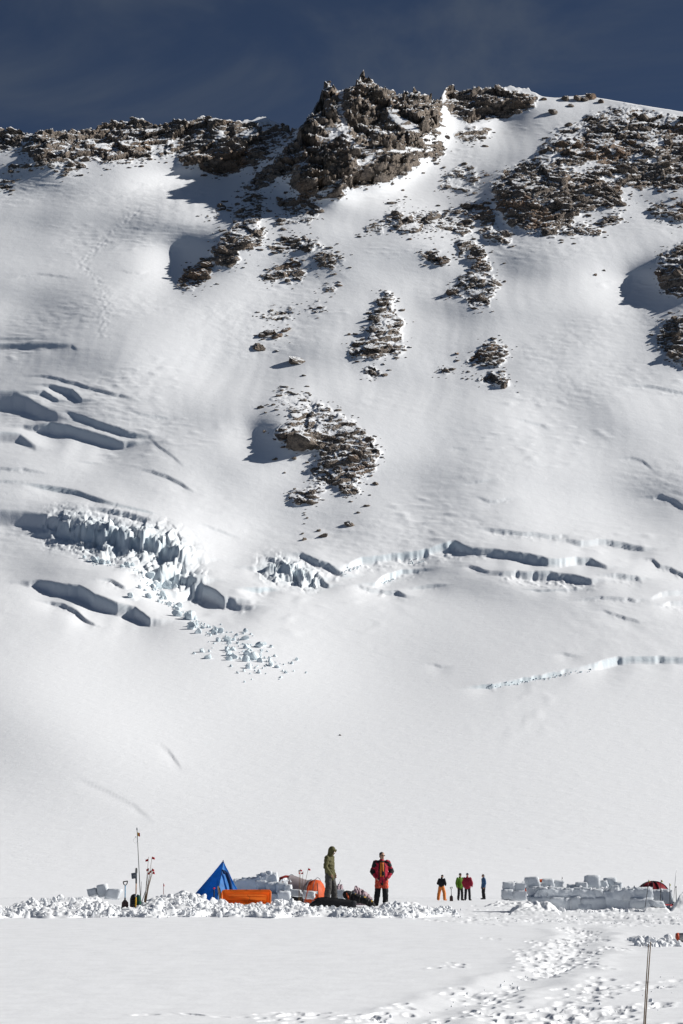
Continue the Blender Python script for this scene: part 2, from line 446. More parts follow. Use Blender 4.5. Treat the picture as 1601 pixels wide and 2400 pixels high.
# crevasses and ice walls: (wall height in photograph pixels, raggedness, blue ice 0..1, lip line)
CREV = [
    (16, 1, .2, c3([(-300, 210), (0, 205), (200, 203), (330, 206), (352, 225)])),
    (5, 1, .1, c3([(-300, 188), (0, 183), (270, 185)])),
    (44, 1.5, .25, c3([(-400, 430), (0, 432), (60, 433), (120, 448), (190, 490), (265, 525)])),
    (14, 2, .2, c3([(135, 435), (200, 428), (268, 462)])),
    (20, 2, .2, c3([(230, 400), (290, 412), (330, 420), (375, 466)])),
    (7, 3, .1, c3([(110, 362), (220, 360), (320, 385), (420, 410), (540, 440), (650, 470)])),
    (38, 3, .35, c3([(175, 566), (230, 560), (300, 570), (400, 600), (470, 620), (565, 648)])),
    (27, 1.5, .25, c3([(-300, 590), (0, 602), (90, 605), (165, 655)])),
    (16, 2.5, .35, c3([(310, 520), (420, 560), (500, 590), (560, 610), (620, 622), (690, 632)])),
    (4, 3, .1, c3([(680, 630), (740, 680), (790, 720), (845, 768)])),
    (13, 2, .5, c3([(125, 848), (240, 868), (350, 885), (440, 920), (520, 948)])),
    (4, 2, .4, c3([(500, 945), (640, 975), (715, 992)])),
    (16, 3, .3, c3([(430, 960), (560, 985), (620, 1000), (695, 1020)])),
    (8, 3, .1, c3([(650, 780), (700, 790), (760, 810), (830, 845), (890, 885)])),
    (7, 4, .1, c3([(-200, 770), (0, 775), (110, 780), (210, 800)])),
    (7, 4, .1, c3([(-200, 830), (0, 835), (110, 840)])),
    (5, 4, .1, c3([(590, 515), (690, 535), (790, 550)])),
    (4, 3, .1, c3([(380, 735), (440, 740)])),
    # left serac zone
    (34, 1.2, .15, c5([(-400, 80), (0, 95), (110, 100), (200, 115), (300, 152)])),
    (46, 5, .75, c5([(255, 170), (300, 155), (380, 172), (450, 190), (520, 196), (570, 215), (620, 218), (740, 248), (800, 285), (850, 318)])),
    (30, 5, .55, c5([(660, 345), (720, 350), (780, 360), (840, 380), (905, 415)])),
    (38, 3, .4, c5([(820, 440), (880, 420), (930, 425), (990, 460), (1030, 500)])),
    (40, 3, .35, c5([(180, 415), (320, 440), (360, 440), (430, 480), (540, 520), (620, 535), (690, 590)])),
    (12, 4, .2, c5([(200, 480), (280, 485), (350, 520), (440, 590)])),
    (11, 5, .2, c5([(480, 405), (540, 420), (580, 440)])),
    (10, 4, .2, c5([(575, 490), (620, 500)])),
    (30, 4, .7, c5([(1225, 352), (1260, 352), (1330, 360), (1400, 375), (1435, 390)])),
    (16, 3, .4, c5([(1425, 395), (1450, 375), (1480, 390), (1510, 415)])),
    (14, 5, .7, c5([(1150, 448), (1190, 442), (1240, 435)])),
    (22, 4, .6, c5([(1375, 292), (1450, 320), (1510, 345), (1580, 378)])),
    (14, 4, .2, c5([(1050, 495), (1110, 515), (1165, 522)])),
    (5, 4, .1, c5([(920, 150), (1020, 185), (1100, 215)])),
    # bergschrund
    (26, 5, .6, c6([(0, 350), (60, 325), (95, 312), (200, 300), (350, 285), (440, 255), (520, 236), (580, 262), (640, 272)])),
    (26, 3, .45, c6([(600, 268), (700, 272), (850, 298), (950, 322), (1000, 325), (1080, 305), (1150, 312), (1220, 345)])),
    (12, 5, .2, c6([(640, 172), (700, 180), (760, 184), (900, 200), (1040, 215)])),
    (20, 3, .3, c6([(1030, 222), (1100, 240), (1180, 228), (1250, 235), (1330, 250), (1395, 262)])),
    (28, 4, .3, c6([(745, 362), (800, 355), (860, 355), (960, 355), (1060, 372), (1150, 398)])),
    (6, 5, .2, c6([(840, 430), (950, 430), (1020, 425), (1120, 420)])),
    (16, 4, .25, c6([(1225, 375), (1260, 378), (1300, 385), (1370, 398)])),
    (13, 4, .2, c6([(1385, 300), (1430, 310), (1460, 340), (1510, 355), (1580, 392), (1800, 450)])),
    (14, 3, .2, c6([(1425, 490), (1470, 468), (1500, 465), (1568, 460), (1800, 465)])),
    (18, 4, .2, c6([(1475, 515), (1510, 500), (1568, 500), (1800, 510)])),
    (20, 4, .6, c6([(160, 420), (195, 385), (225, 368), (280, 348), (345, 343)])),
    (12, 5, .2, c6([(80, 425), (130, 440), (200, 450), (260, 455), (300, 478)])),
    (9, 6, .2, c6([(320, 440), (400, 432), (470, 430)])),
    (9, 5, .1, c6([(580, 328), (640, 345), (690, 355)])),
    (8, 6, .1, c6([(1080, 490), (1190, 478), (1300, 495), (1420, 498)])),
    (7, 6, .1, c6([(1200, 545), (1270, 570), (1370, 600)])),
    (10, 6, .6, c6([(560, 905), (630, 896), (740, 885), (870, 855), (960, 838), (1010, 826), (1100, 808)])),
    (22, 3, .55, c6([(1060, 815), (1160, 795), (1230, 775), (1270, 768), (1420, 765), (1568, 768), (1850, 780)])),
    (7, 5, .1, c6([(430, 795), (460, 805)])),
    (6, 5, .1, c6([(1020, 745), (1065, 755)])),
    (7, 4, .1, c4([(1270, 388), (1440, 400), (1520, 422), (1568, 432), (1750, 440)])),
    (9, 5, .15, c4([(1370, 908), (1470, 900), (1530, 925), (1570, 952), (1700, 1000)])),
    (4, 4, .1, c4([(800, 545), (880, 565), (960, 600)])),
    (6, 4, .1, c4([(1270, 727), (1330, 727), (1380, 740), (1430, 782)])),
    (6, 6, .1, c4([(570, 842), (640, 832), (690, 824)])),
    (6, 6, .1, c4([(620, 905), (680, 930), (790, 915)])),
    (4, 5, .1, c4([(510, 678), (560, 690)])),
    (4, 1, .0, [(375, 1742), (395, 1756), (425, 1796)]),
    (3, .5, .0, [(170, 1815), (250, 1850), (310, 1880), (362, 1922)]),
    (4, 4, .0, [(20, 650), (90, 640), (180, 652)]),
    (4, 4, .0, [(270, 632), (330, 640), (345, 636)]),
    (3, 5, .0, [(360, 534), (450, 530), (520, 528)]),
    (3, 5, .0, [(290, 424), (350, 432), (420, 428)]),
]

def build_mountain():
    ucols = np.concatenate([np.linspace(-420, -12, 60), np.linspace(-10, 1611, 716), np.linspace(1613, 2020, 60)])
    v0 = np.concatenate([np.linspace(2105, 1655, 120), np.linspace(1650, 1000, 300), np.linspace(997.8, 180, 385)])
    rx, ry = zip(*RIDGE)
    vr = np.interp(ucols, rx, ry)
    vr = vr + (5 * gnoise(ucols / 15, ucols * 0 + 2.2, 141) + 2.0 * gnoise(ucols / 6, ucols * 0 + 4.2, 142)) * smooth(1265, 1245, ucols)
    U, V0 = np.meshgrid(ucols, v0)
    up = V0 < 1000
    V = np.where(up, 1000 - (1000 - vr[None, :]) * (1000 - V0) / 820.0, V0)
    Y = prof_Y(V)
    pxm = FPX / Y                                   # photograph pixels per metre
    # face coordinates in metres
    A = (U - CX) / pxm
    B = (1200 - V) / pxm * 1.9
    # ---- broad forms: metres out of the slope, applied along the view so that outlines keep their place
    face = smooth(1750, 1250, V)
    h = 5.0 * fbm(A / 150, B / 150, 3, 3) * face + 1.6 * gnoise(A / 45, B / 60, 8) * face
    def bump(u, v, ru, rv, hh, rot=0.0):
        du, dv = U - u, V - v
        c, s = math.cos(rot), math.sin(rot)
        a, b = du * c + dv * s, -du * s + dv * c
        return hh * np.exp(-(a / ru) ** 2 - (b / rv) ** 2)
    h += bump(415, 620, 75, 60, -6) + bump(480, 880, 130, 60, -3, 0.2) + bump(1480, 680, 90, 70, -7)
    h += bump(60, 1650, 330, 160, 5, 0.35) + bump(200, 1250, 260, 130, 8, 0.3) + bump(640, 1010, 60, 120, 3, 0.6)
    h += bump(260, 800, 200, 120, 5, 0.1) + bump(1500, 1200, 200, 90, -6, 0.2) + bump(880, 1560, 280, 120, -5)
    h += bump(1250, 1340, 220, 60, 4, 0.1) + bump(598, 1030, 55, 55, -4, 0.2)
    h += bump(470, 425, 170, 45, -14, -0.08) + bump(330, 420, 220, 50, 3, -0.1)
    h += bump(1180, 300, 60, 45, -6, -0.4)
    # outlines are drawn on an even raster, then carried over to the grid
    v1 = np.concatenate([v0[v0 >= 999], np.arange(997.8, 130, -2.15)])
    U1, V1 = np.meshgrid(ucols, v1)
    rock = np.zeros(U1.shape); relief = np.zeros(U1.shape); rise = np.zeros(U1.shape); gul = np.zeros(U1.shape)
    for cov, hh, rel, pts in POLY:
        m = inside(U1, V1, pts).astype(float)
        soft = blur(m, 2)
        rock = np.maximum(rock, soft * cov)
        relief = np.maximum(relief, np.clip(1.6 * blur(m, 4) - 0.3, 0, 1) * rel)
        if hh > 3: rise = np.maximum(rise, blur(m, 11 if hh > 7 else 6) * hh * (0.7 if hh > 7 else 0.5))
        else: rise = np.maximum(rise, blur(m, 3) * hh * 0.35)
    for pts in GULLY: gul = np.maximum(gul, inside(U1, V1, pts))
    gul = blur(gul, 2)
    rock = rock * (1 - 0.62 * gul); relief = relief * (1 - 0.55 * gul)
    ext = blur(rise, 6)
    for i in range(ext.shape[0] - 2, -1, -1):
        ext[i] = np.maximum(ext[i], ext[i + 1] * (0.978 if v1[i] > 1000 else 0.984))
    rise = 0.8 * (0.45 * blur(rise, 5) + 0.50 * blur(ext, 22))
    def carry(a):
        out = np.empty(U.shape)
        for c in range(U.shape[1]): out[:, c] = np.interp(-V[:, c], -v1, a[:, c])
        return out
    rock, relief, rise = carry(rock), carry(relief), carry(rise)
    h += rise
    Yd = Y - h / np.maximum(0.22, np.sin(np.arctan(np.interp(V, VS[::-1], np.tan(np.radians(SG[::-1])))) - np.arctan((SP + CP * (CY - V) / FPX) / (CP - SP * (CY - V) / FPX))))
    dx, dz = ray(U, V)
    X = Yd * dx; Z = EYE + Yd * dz
    Yw = Yd.copy()
    # ---- snow surface: wind ripples and faint slough runnels
    dn = (0.04 + 0.12 * smooth(0.0, 0.5, gnoise(A / 70, B / 50, 36))) * fbm(A / 7 + 0.4 * gnoise(A / 30, B / 30, 5), B / 3.6 + A / 25, 21, 3) * face
    run = gnoise(A / 5 + 1.5 * gnoise(A / 60, B / 60, 6), B / 70, 31)
    dn += 0.08 * run * smooth(1250, 900, V) * smooth(0.0, 0.5, gnoise(A / 90, B / 90, 33) + 0.3)
    crust = smooth(0.15, 0.55, gnoise(A / 55, B / 40, 35))
    dn += crust * face * 0.45 * np.maximum(0, gnoise(A / 6.5 + B / 16, B / 3.0, 37)) ** 1.5
    low = smooth(650, 900, U) * smooth(1480, 1600, V) * smooth(2060, 1900, V)
    dn += low * 0.20 * smooth(0.1, 0.5, gnoise(A / 30, B / 22, 43)) * np.maximum(0, gnoise(A / 4 - B / 9, B / 2.5, 44)) + 0.7 * gnoise(A / 60, B / 45, 45) * smooth(1500, 1700, V) * smooth(2090, 1950, V)
    # the boot track zig-zagging up the left slope
    tu = np.interp(V, [480, 560, 620, 660, 720, 790], [335, 250, 190, 235, 250, 238])
    tw = np.exp(-((U - tu) / (17 + 8 * gnoise(V / 30, V * 0 + 3.3, 39))) ** 2) * smooth(470, 500, V) * smooth(810, 780, V)
    dn += tw * 0.16 * (gnoise(A / 1.9, B / 2.2, 41) + 0.6 * gnoise(A / 4.0, B / 3.0, 42))
    # ---- rock relief
    msk = relief > 0.02
    a, b = A[msk], B[msk]
    wx = 2.5 * gnoise(a / 14, b / 14, 61); wy = 2.5 * gnoise(a / 14, b / 14, 62)
    a2, b2 = a + wx, b + wy
    ra = a2 * 0.93 + b2 * 0.37; rb = -a2 * 0.37 + b2 * 0.93
    h1, e1 = facets(ra / 34, rb / 38, 71, 1.5)
    h2, e2 = facets(ra / 14, rb / 12, 75, 1.6)
    h3, e3 = facets(a2 / 5.4, b2 / 4.4, 79, 1.7)
    h4, e4 = facets(a2 / 2.4, b2 / 2.0, 83, 1.7)
    rr = 9.0 * h1 + 6.5 * h2 + 2.0 * h3 + 0.8 * h4
    rr -= 2.0 * np.exp(-e2 / 0.08) + 0.6 * np.exp(-e3 / 0.10)
    # ledges: every wall steps back where the next one starts
    l1 = np.mod((rb + 0.25 * ra) / 13 + 0.9 * gnoise(a / 18, b / 18, 87), 1.0); l2 = np.mod((rb - 0.15 * ra) / 5.2 + 0.8 * gnoise(a / 8, b / 8, 88), 1.0)
    rr += 4.2 * (l1 - 0.5) + 1.9 * (l2 - 0.5)
    big = smooth(0.85, 1.2, relief[msk])
    rr = rr * (0.42 + 0.58 * big)
    rm = np.zeros(U.shape); rm[msk] = rr
    patch = np.zeros(U.shape)
    patch[msk] = 0.42 * fbm(a / 7.5, b / 6.0, 91, 3) + 0.12 * h3
    rockf = rock + patch * np.where(rock < 0.8, 1.2, 1.0) + np.where(rock < 0.8, 0.05, 0.03)
    rockf[~msk] = 0.0
    expo = smooth(0.30, 0.6, rockf)
    rk = rm * relief * (0.25 + 0.75 * expo) + 0.6 * expo
    # ---- crevasses
    dzv = np.zeros(U.shape); ice = np.zeros(U.shape); ser = np.zeros(U.shape)
    for k, (w, rag, blue, pts) in enumerate(CREV):
        p = np.array(pts, float)
        L = 1.5 * w + 10
        lo, hi = p[:, 0].min(), p[:, 0].max()
        j0, j1 = np.searchsorted(ucols, lo - 2.7 * L), np.searchsorted(ucols, hi + 2.7 * L)
        rows = np.nonzero((V0[:, 0] < p[:, 1].max() + 3 * L + 40) & (V0[:, 0] > p[:, 1].min() - 3 * L - 60))[0]
        i0, i1 = rows[0], rows[-1] + 1
        u, v = U[i0:i1, j0:j1], V[i0:i1, j0:j1]
        uu = ucols[j0:j1]
        # the trench: deepest along the lip line, shallow towards its ends
        seg = np.hypot(*(p[1:] - p[:-1]).T); cum = np.concatenate([[0], np.cumsum(seg)]); tot = cum[-1]
        ns = int(np.clip(tot / (0.30 * L), 6, 60))
        ts = np.linspace(0, tot, ns)
        su, sv = np.interp(ts, cum, p[:, 0]), np.interp(ts, cum, p[:, 1])
        end = 0.20 * tot + 8
        wt = np.minimum(smooth(0, end, ts), smooth(0, end, tot - ts)) * (0.78 + 0.25 * gnoise(ts / 55, ts * 0 + k * 5.3, 107))
        F = np.zeros(u.shape); best = np.full(u.shape, 1e9)
        for q in range(ns):
            d2 = (u - su[q]) ** 2 + (v - sv[q]) ** 2
            F = np.maximum(F, wt[q] * np.exp(-d2 / L ** 2)); best = np.minimum(best, d2)
        best = np.sqrt(best)
        F = blur(F, 3)
        tp = np.clip(F * 1.25, 0, 1)
        amp = 0.35 + 0.65 * smooth(-0.3, 0.6, gnoise(uu / 31, uu * 0 + k * 1.7, 100))
        lip = np.interp(uu, p[:, 0], p[:, 1]) + amp * rag * (0.8 * gnoise(uu / 26, uu * 0 + k * 3.1, 101) + 0.28 * gnoise(uu / 11, uu * 0 + k * 3.1, 103))
        sgn = v - lip[None, :]
        wide = 0.45 * w if (rag <= 1.5 and blue <= 0.25) else 0.12 * w
        step = smooth(-0.4, 1.8 + wide, sgn)
        H = w * F / pxm[i0:i1, j0:j1]
        dzv[i0:i1, j0:j1] += -0.68 * H * step + 0.16 * H * (1 - step)
        aa, bb = A[i0:i1, j0:j1], B[i0:i1, j0:j1]
        if rag >= 4:
            rub = step * np.exp(-(best / (0.7 * w + 5)) ** 2) * np.minimum(1, H / 3)
            dzv[i0:i1, j0:j1] += rub * 1.1 * np.maximum(0, gnoise(aa / 3.1, bb / 2.6, 111) + 0.5 * gnoise(aa / 1.4, bb / 1.4, 112))
        if blue >= 0.5 and w > 28: ser[i0:i1, j0:j1] = np.maximum(ser[i0:i1, j0:j1], np.minimum(1, 1.3 * F) * np.exp(-(best / (0.75 * w + 4)) ** 2))
        ice[i0:i1, j0:j1] = np.maximum(ice[i0:i1, j0:j1], blue * tp * smooth(-1.5, 0.5, sgn) * smooth(5.5, 2.0, sgn))
    # broken ice of the seracs
    q = ser > 0.03
    f1, g1 = facets(A[q] / 11 + 0.3 * gnoise(A[q] / 6, B[q] / 6, 123), B[q] / 13, 125, 1.6); f2, g2 = facets(A[q] / 4.6, B[q] / 5.4, 127, 1.6)
    f3, g3 = facets(A[q] / 2.4 + B[q] / 9, B[q] / 2.6, 129, 1.6)
    dn[q] += ser[q] * (3.2 * f1 + 3.0 * f2 + 1.5 * f3 - 1.2 * np.exp(-g1 / 0.08))
    ice[q] = np.maximum(ice[q], 0.45 * ser[q])
    # displacement along the mean normal of the face
    Y2 = Yw - 0.60 * dn - 1.25 * rk
    Z2 = Z + 0.80 * dn + dzv + 0.10 * rk
    X2 = X + 0.25 * rk * np.clip(gnoise(A / 6, B / 6, 131), -1, 1)
    # ragged blocks break the side walls of the seracs
    cl = blur(ice, 2)
    Y2 -= np.maximum(0, cl - 0.3) * 4.0 * gnoise(A / 7, B / 5, 121) * face
    # ---- back of the ridge
    nb = 10
    yb = Y2[-1][None, :] + np.linspace(4, 420, nb)[:, None] ** 1.0
    zb = Z2[-1][None, :] - np.linspace(1.0, 260, nb)[:, None]
    xb = X2[-1][None, :] * (yb / Y2[-1][None, :])
    Xa = np.vstack([X2[:1], X2, xb]); Ya = np.vstack([Y2[:1] - 1.0, Y2, yb]); Za = np.vstack([Z2[:1] - 0.5, Z2, zb])
    z0 = np.zeros(zb.shape); z1 = np.zeros((1, zb.shape[1]))
    me = grid_mesh('mountain', Xa, Ya, Za, {'rock': np.vstack([z1, rockf, z0 + rockf[-1][None, :]]), 'ice': np.vstack([z1, ice, z0])})
    o = link('mountain', me, M_MOUNT)
    o['kind'] = 'structure'
    P = np.stack([X2, Y2, Z2], -1)
    def surf(u, v):
        """point of the finished surface that belongs to a photograph pixel"""
        j = int(np.clip(np.searchsorted(ucols, u), 1, len(ucols) - 1))
        col = V[:, j]
        i = int(np.argmin(np.abs(col - v)))
        return P[i, j].copy()
    return o, surf

MOUNTAIN, msurf = build_mountain()

# ------------------------------------------------------------------ angular rocks
def ico(sub):
    bm = bmesh.new()
    bmesh.ops.create_icosphere(bm, subdivisions=sub, radius=1.0)
    co = np.array([v.co[:] for v in bm.verts]); fa = np.array([[v.index for v in f.verts] for f in bm.faces])
    bm.free()
    return co, fa
ICO2, ICO1 = ico(3), ico(2)        # 162 and 42 points

def chipped(base, seed, nplanes=9, lo=0.45, hi=0.85, rough=0.06):
    """a ball cut by random planes: an angular block"""
    r = np.random.default_rng(seed)
    co = base[0].copy()
    for _ in range(nplanes):
        n = r.normal(size=3); n /= np.linalg.norm(n)
        d = r.uniform(lo, hi)
        over = np.maximum(0, co @ n - d)
        co -= over[:, None] * n[None, :]
    co *= 1 + rough * r.normal(size=(len(co), 1))
    return co / np.abs(co).max()

ROCK_SHAPES = [chipped(ICO2, 200 + k) for k in range(10)]
ROCK_SMALL = [chipped(ICO1, 300 + k, 7) for k in range(12)]
ROCK_MESH = [tri_mesh('rock', c, ICO2[1]) for c in ROCK_SHAPES]
for me in ROCK_MESH: me.materials.append(M_ROCK)

def rot_mats(n, r, tilt=0.35):
    out = []
    for _ in range(n):
        out.append(np.array(Euler((r.uniform(-tilt, tilt), r.uniform(-tilt, tilt), r.uniform(0, 6.28))).to_matrix()))
    return np.array(out)

def joined(name, shapes, faces, places, mat, smooth_shade=False):
    """places: (position, 3x3 matrix); one mesh of many small pieces"""
    cos, fas, n = [], [], 0
    for k, (p, M) in enumerate(places):
        c = shapes[k % len(shapes)]
        cos.append(c @ M.T + p); fas.append(faces + n); n += len(c)
    me = tri_mesh(name, np.concatenate(cos), np.concatenate(fas), smooth_shade)
    me.materials.append(mat)
    return me

def build_rocks():
    r = np.random.default_rng(5)
    places = []                                     # (size px, position, matrix)
    def put(u, v, px, squash=0.7, sink=0.25, wide=1.0):
        p = msurf(u, v)
        s = px * p[1] / FPX
        M = np.array(Euler((r.uniform(-.4, .4), r.uniform(-.4, .4), r.uniform(0, 6.28))).to_matrix())
        D = np.diag([s * wide, s * wide, s * squash])
        yaw = r.uniform(-0.3, 0.3)
        places.append((px * wide, p + np.array([0, 0.15 * s, s * (squash - 2 * sink * squash) * 0.5]), np.array(Euler((0.25, 0, yaw)).to_matrix()) @ D @ M))
    for cov, hh, rel, pts in POLY:
        p = np.array(pts)
        x0, y0 = p.min(0); x1, y1 = p.max(0)
        x0, x1 = max(x0, -60), min(x1, 1660)
        if rel >= 0.95: dens = 0.0010
        else: dens = 0.0105 * cov / 0.7
        n = int((x1 - x0) * (y1 - y0) * dens)
        uu = r.uniform(x0, x1, n); vv = r.uniform(y0, y1, n)
        ok = inside(uu, vv, pts)
        clump = fbm(uu / 26, vv / 14, 151, 2)
        for u, v, o, c in zip(uu, vv, ok, clump):
            if not o or c < -0.22: continue
            px = min(12.0, 2.0 * (1 - r.random()) ** -0.62)
            put(u, v, px, r.uniform(0.45, 0.85), 0.22, r.uniform(1.0, 1.6))
    # rubble just outside the outlines
    for cov, hh, rel, pts in POLY:
        p = np.array(pts)
        for q in range(len(p)):
            a, b = p[q], p[(q + 1) % len(p)]
            L = np.hypot(*(b - a))
            for _ in range(int(L / 4.5)):
                c = a + (b - a) * r.random() + r.normal(size=2) * (12, 8)
                if 0 < c[0] < 1601 and c[1] > 310: put(c[0], c[1], min(7.0, 1.5 * (1 - r.random()) ** -0.5), 0.6, 0.2, 1.4)
    # single boulders one can pick out
    for x, y, q in [(380, 270, 26), (440, 240, 12), (415, 465, 20), (485, 245, 16), (580, 800, 13), (660, 930, 13), (760, 710, 16), (1325, 885, 18), (1240, 1070, 18), (1180, 1125, 11),
                    (1110, 1225, 30), (735, 1350, 24), (725, 1300, 16), (895, 1320, 34), (860, 1275, 18), (765, 1170, 12), (740, 1215, 9), (540, 455, 24), (580, 500, 32), (860, 260, 22), (735, 205, 22),
                    (1140, 480, 44), (1265, 530, 34), (880, 590, 36), (940, 605, 18), (1080, 600, 22), (1190, 650, 30), (960, 870, 36), (890, 790, 40), (1110, 830, 40), (1160, 775, 34), (800, 970, 36), (690, 1030, 28),
                    (650, 680, 22), (500, 690, 22), (1090, 965, 32), (1160, 930, 18), (1050, 930, 22), (425, 305, 12), (560, 130, 16), (1270, 980, 9)]:
        (u, v), = c7([(x, y)]); put(u, v, q / 3.0 * 1.0, 0.75, 0.18, 1.1)
    (u, v), = c7([(725, 560)]); put(u, v, 42, 0.95, 0.22, 1.1)      # the big brown boulder
    for x, y, q in [(1185, 230, 14), (1365, 295, 18), (1345, 290, 10), (1240, 168, 14), (1275, 172, 10), (1200, 165, 8), (1310, 150, 10), (1390, 355, 5), (1270, 240, 5)]:
        (u, v), = c3([(x, y)]); put(u, v, q, 0.6, 0.2, 1.4)
    for x, y, q in [(1028, 168, 11), (1085, 165, 13), (1140, 158, 14), (1115, 168, 10), (970, 228, 13), (1190, 178, 9), (925, 165, 7), (1050, 196, 9), (440, 430, 5), (1165, 970, 5), (1205, 948, 4), (280, 582, 4), (485, 342, 8), (745, 1000, 5)]:
        (u, v), = c2([(x, y)]); put(u, v, q, 0.8, 0.2, 1.2)
    for x, y, q in [(470, 335, 9), (130, 340, 9), (150, 345, 6), (30, 165, 6), (65, 165, 6), (35, 1040, 12), (115, 952, 7), (75, 985, 5), (128, 903, 3), (155, 850, 8)]:
        (u, v), = c4([(x, y)]); put(u, v, q, 0.7, 0.2, 1.2)
    put(797, 1724, 3.5, 0.8)
    places.sort(key=lambda t: -t[0])
    for k, (px, p, M) in enumerate(places[:300]):
        o = link('rock', ROCK_MESH[k % len(ROCK_MESH)], None, MOUNTAIN)
        M4 = Matrix([[*M[0], p[0]], [*M[1], p[1]], [*M[2], p[2]], [0, 0, 0, 1]])
        o.matrix_local = M4
        if k == 0: o['label'] = 'largest smooth brown boulder amid the central rubble'
    rest = [(p, M) for px, p, M in places[300:]]
    o = link('rubble', joined('rubble', ROCK_SMALL, ICO1[1], rest, M_ROCK), None, MOUNTAIN)
    o['kind'] = 'stuff'
    return len(rest)
print('ROCKS', build_rocks())

# ------------------------------------------------------------------ ice blocks fallen from the seracs
ICE_SHAPES = [chipped(ICO1, 400 + k, 8, 0.4, 0.75, 0.03) for k in range(8)]
def build_ice():
    r = np.random.default_rng(9)
    meshes = []
    for c in ICE_SHAPES:
        me = tri_mesh('ice_block', c, ICO1[1]); me.materials.append(M_ICEB); meshes.append(me)
    path = c5([(380, 285), (470, 310), (600, 330), (690, 400), (740, 470), (850, 560), (900, 610), (1000, 650), (1060, 700), (1130, 750), (1200, 790), (1290, 825)])
    path = np.array(path)
    spots = []
    for _ in range(330):
        t = r.random() ** 0.8 * (len(path) - 1.001); k = int(t)
        c = path[k] + (path[k + 1] - path[k]) * (t - k)
        w = 10 + 16 * (k > 6)
        spots.append((c[0] + r.normal() * w, c[1] + r.normal() * w * 0.55, min(10.0, 1.9 * (1 - r.random()) ** -0.6)))
    for x, y, q in [(1165, 775, 32), (1130, 785, 20), (1210, 710, 18), (1245, 720, 10), (1125, 685, 18), (1130, 725, 18), (1000, 690, 14), (950, 770, 18), (1070, 685, 10), (1050, 780, 16), (880, 630, 24), (870, 580, 30), (810, 565, 20), (980, 650, 14),
                    (1185, 840, 12), (1270, 815, 12), (1240, 805, 18), (890, 750, 8), (1120, 880, 6), (1155, 870, 5), (1060, 810, 8), (1300, 830, 7), (760, 385, 30), (720, 390, 26), (690, 370, 22), (800, 410, 18), (640, 440, 12), (595, 495, 16), (680, 485, 18),
                    (930, 740, 14), (960, 740, 10), (1050, 705, 12), (430, 295, 16), (385, 280, 12), (500, 300, 12), (560, 330, 12)]:
        (u, v), = c5([(x, y)]); spots.append((u, v, q / 1.96 * 1.1))
    for a, b, n, w in [((630, 900), (1150, 805), 60, 3), ((0, 370), (90, 320), 24, 4), ((300, 305), (370, 290), 14, 5), ((170, 400), (230, 370), 12, 4)]:
        for _ in range(n):
            t = r.random(); (u, v), = c6([(a[0] + (b[0] - a[0]) * t, a[1] + (b[1] - a[1]) * t + 8)])
            spots.append((u + r.normal() * w, v + r.normal() * w * 0.6, r.uniform(1.2, 3.2)))
    spots.sort(key=lambda t: -t[2])
    small = []
    for k, (u, v, px) in enumerate(spots):
        p = msurf(u, v); s = px * p[1] / FPX
        M = np.array(Euler((r.uniform(-3, 3), r.uniform(-3, 3), r.uniform(0, 6.28))).to_matrix()) @ np.diag([s * r.uniform(.9, 1.3), s, s * r.uniform(.7, 1.1)])
        p = p + np.array([0, 0, 0.35 * s])
        if k < 180:
            o = link('ice_block', meshes[k % 8], None, MOUNTAIN)
            o.matrix_local = Matrix([[*M[0], p[0]], [*M[1], p[1]], [*M[2], p[2]], [0, 0, 0, 1]])
        else: small.append((p, M))
    o = link('ice_rubble', joined('ice_rubble', ICE_SHAPES, ICO1[1], small, M_ICEB), None, MOUNTAIN)
    o['kind'] = 'stuff'
build_ice()

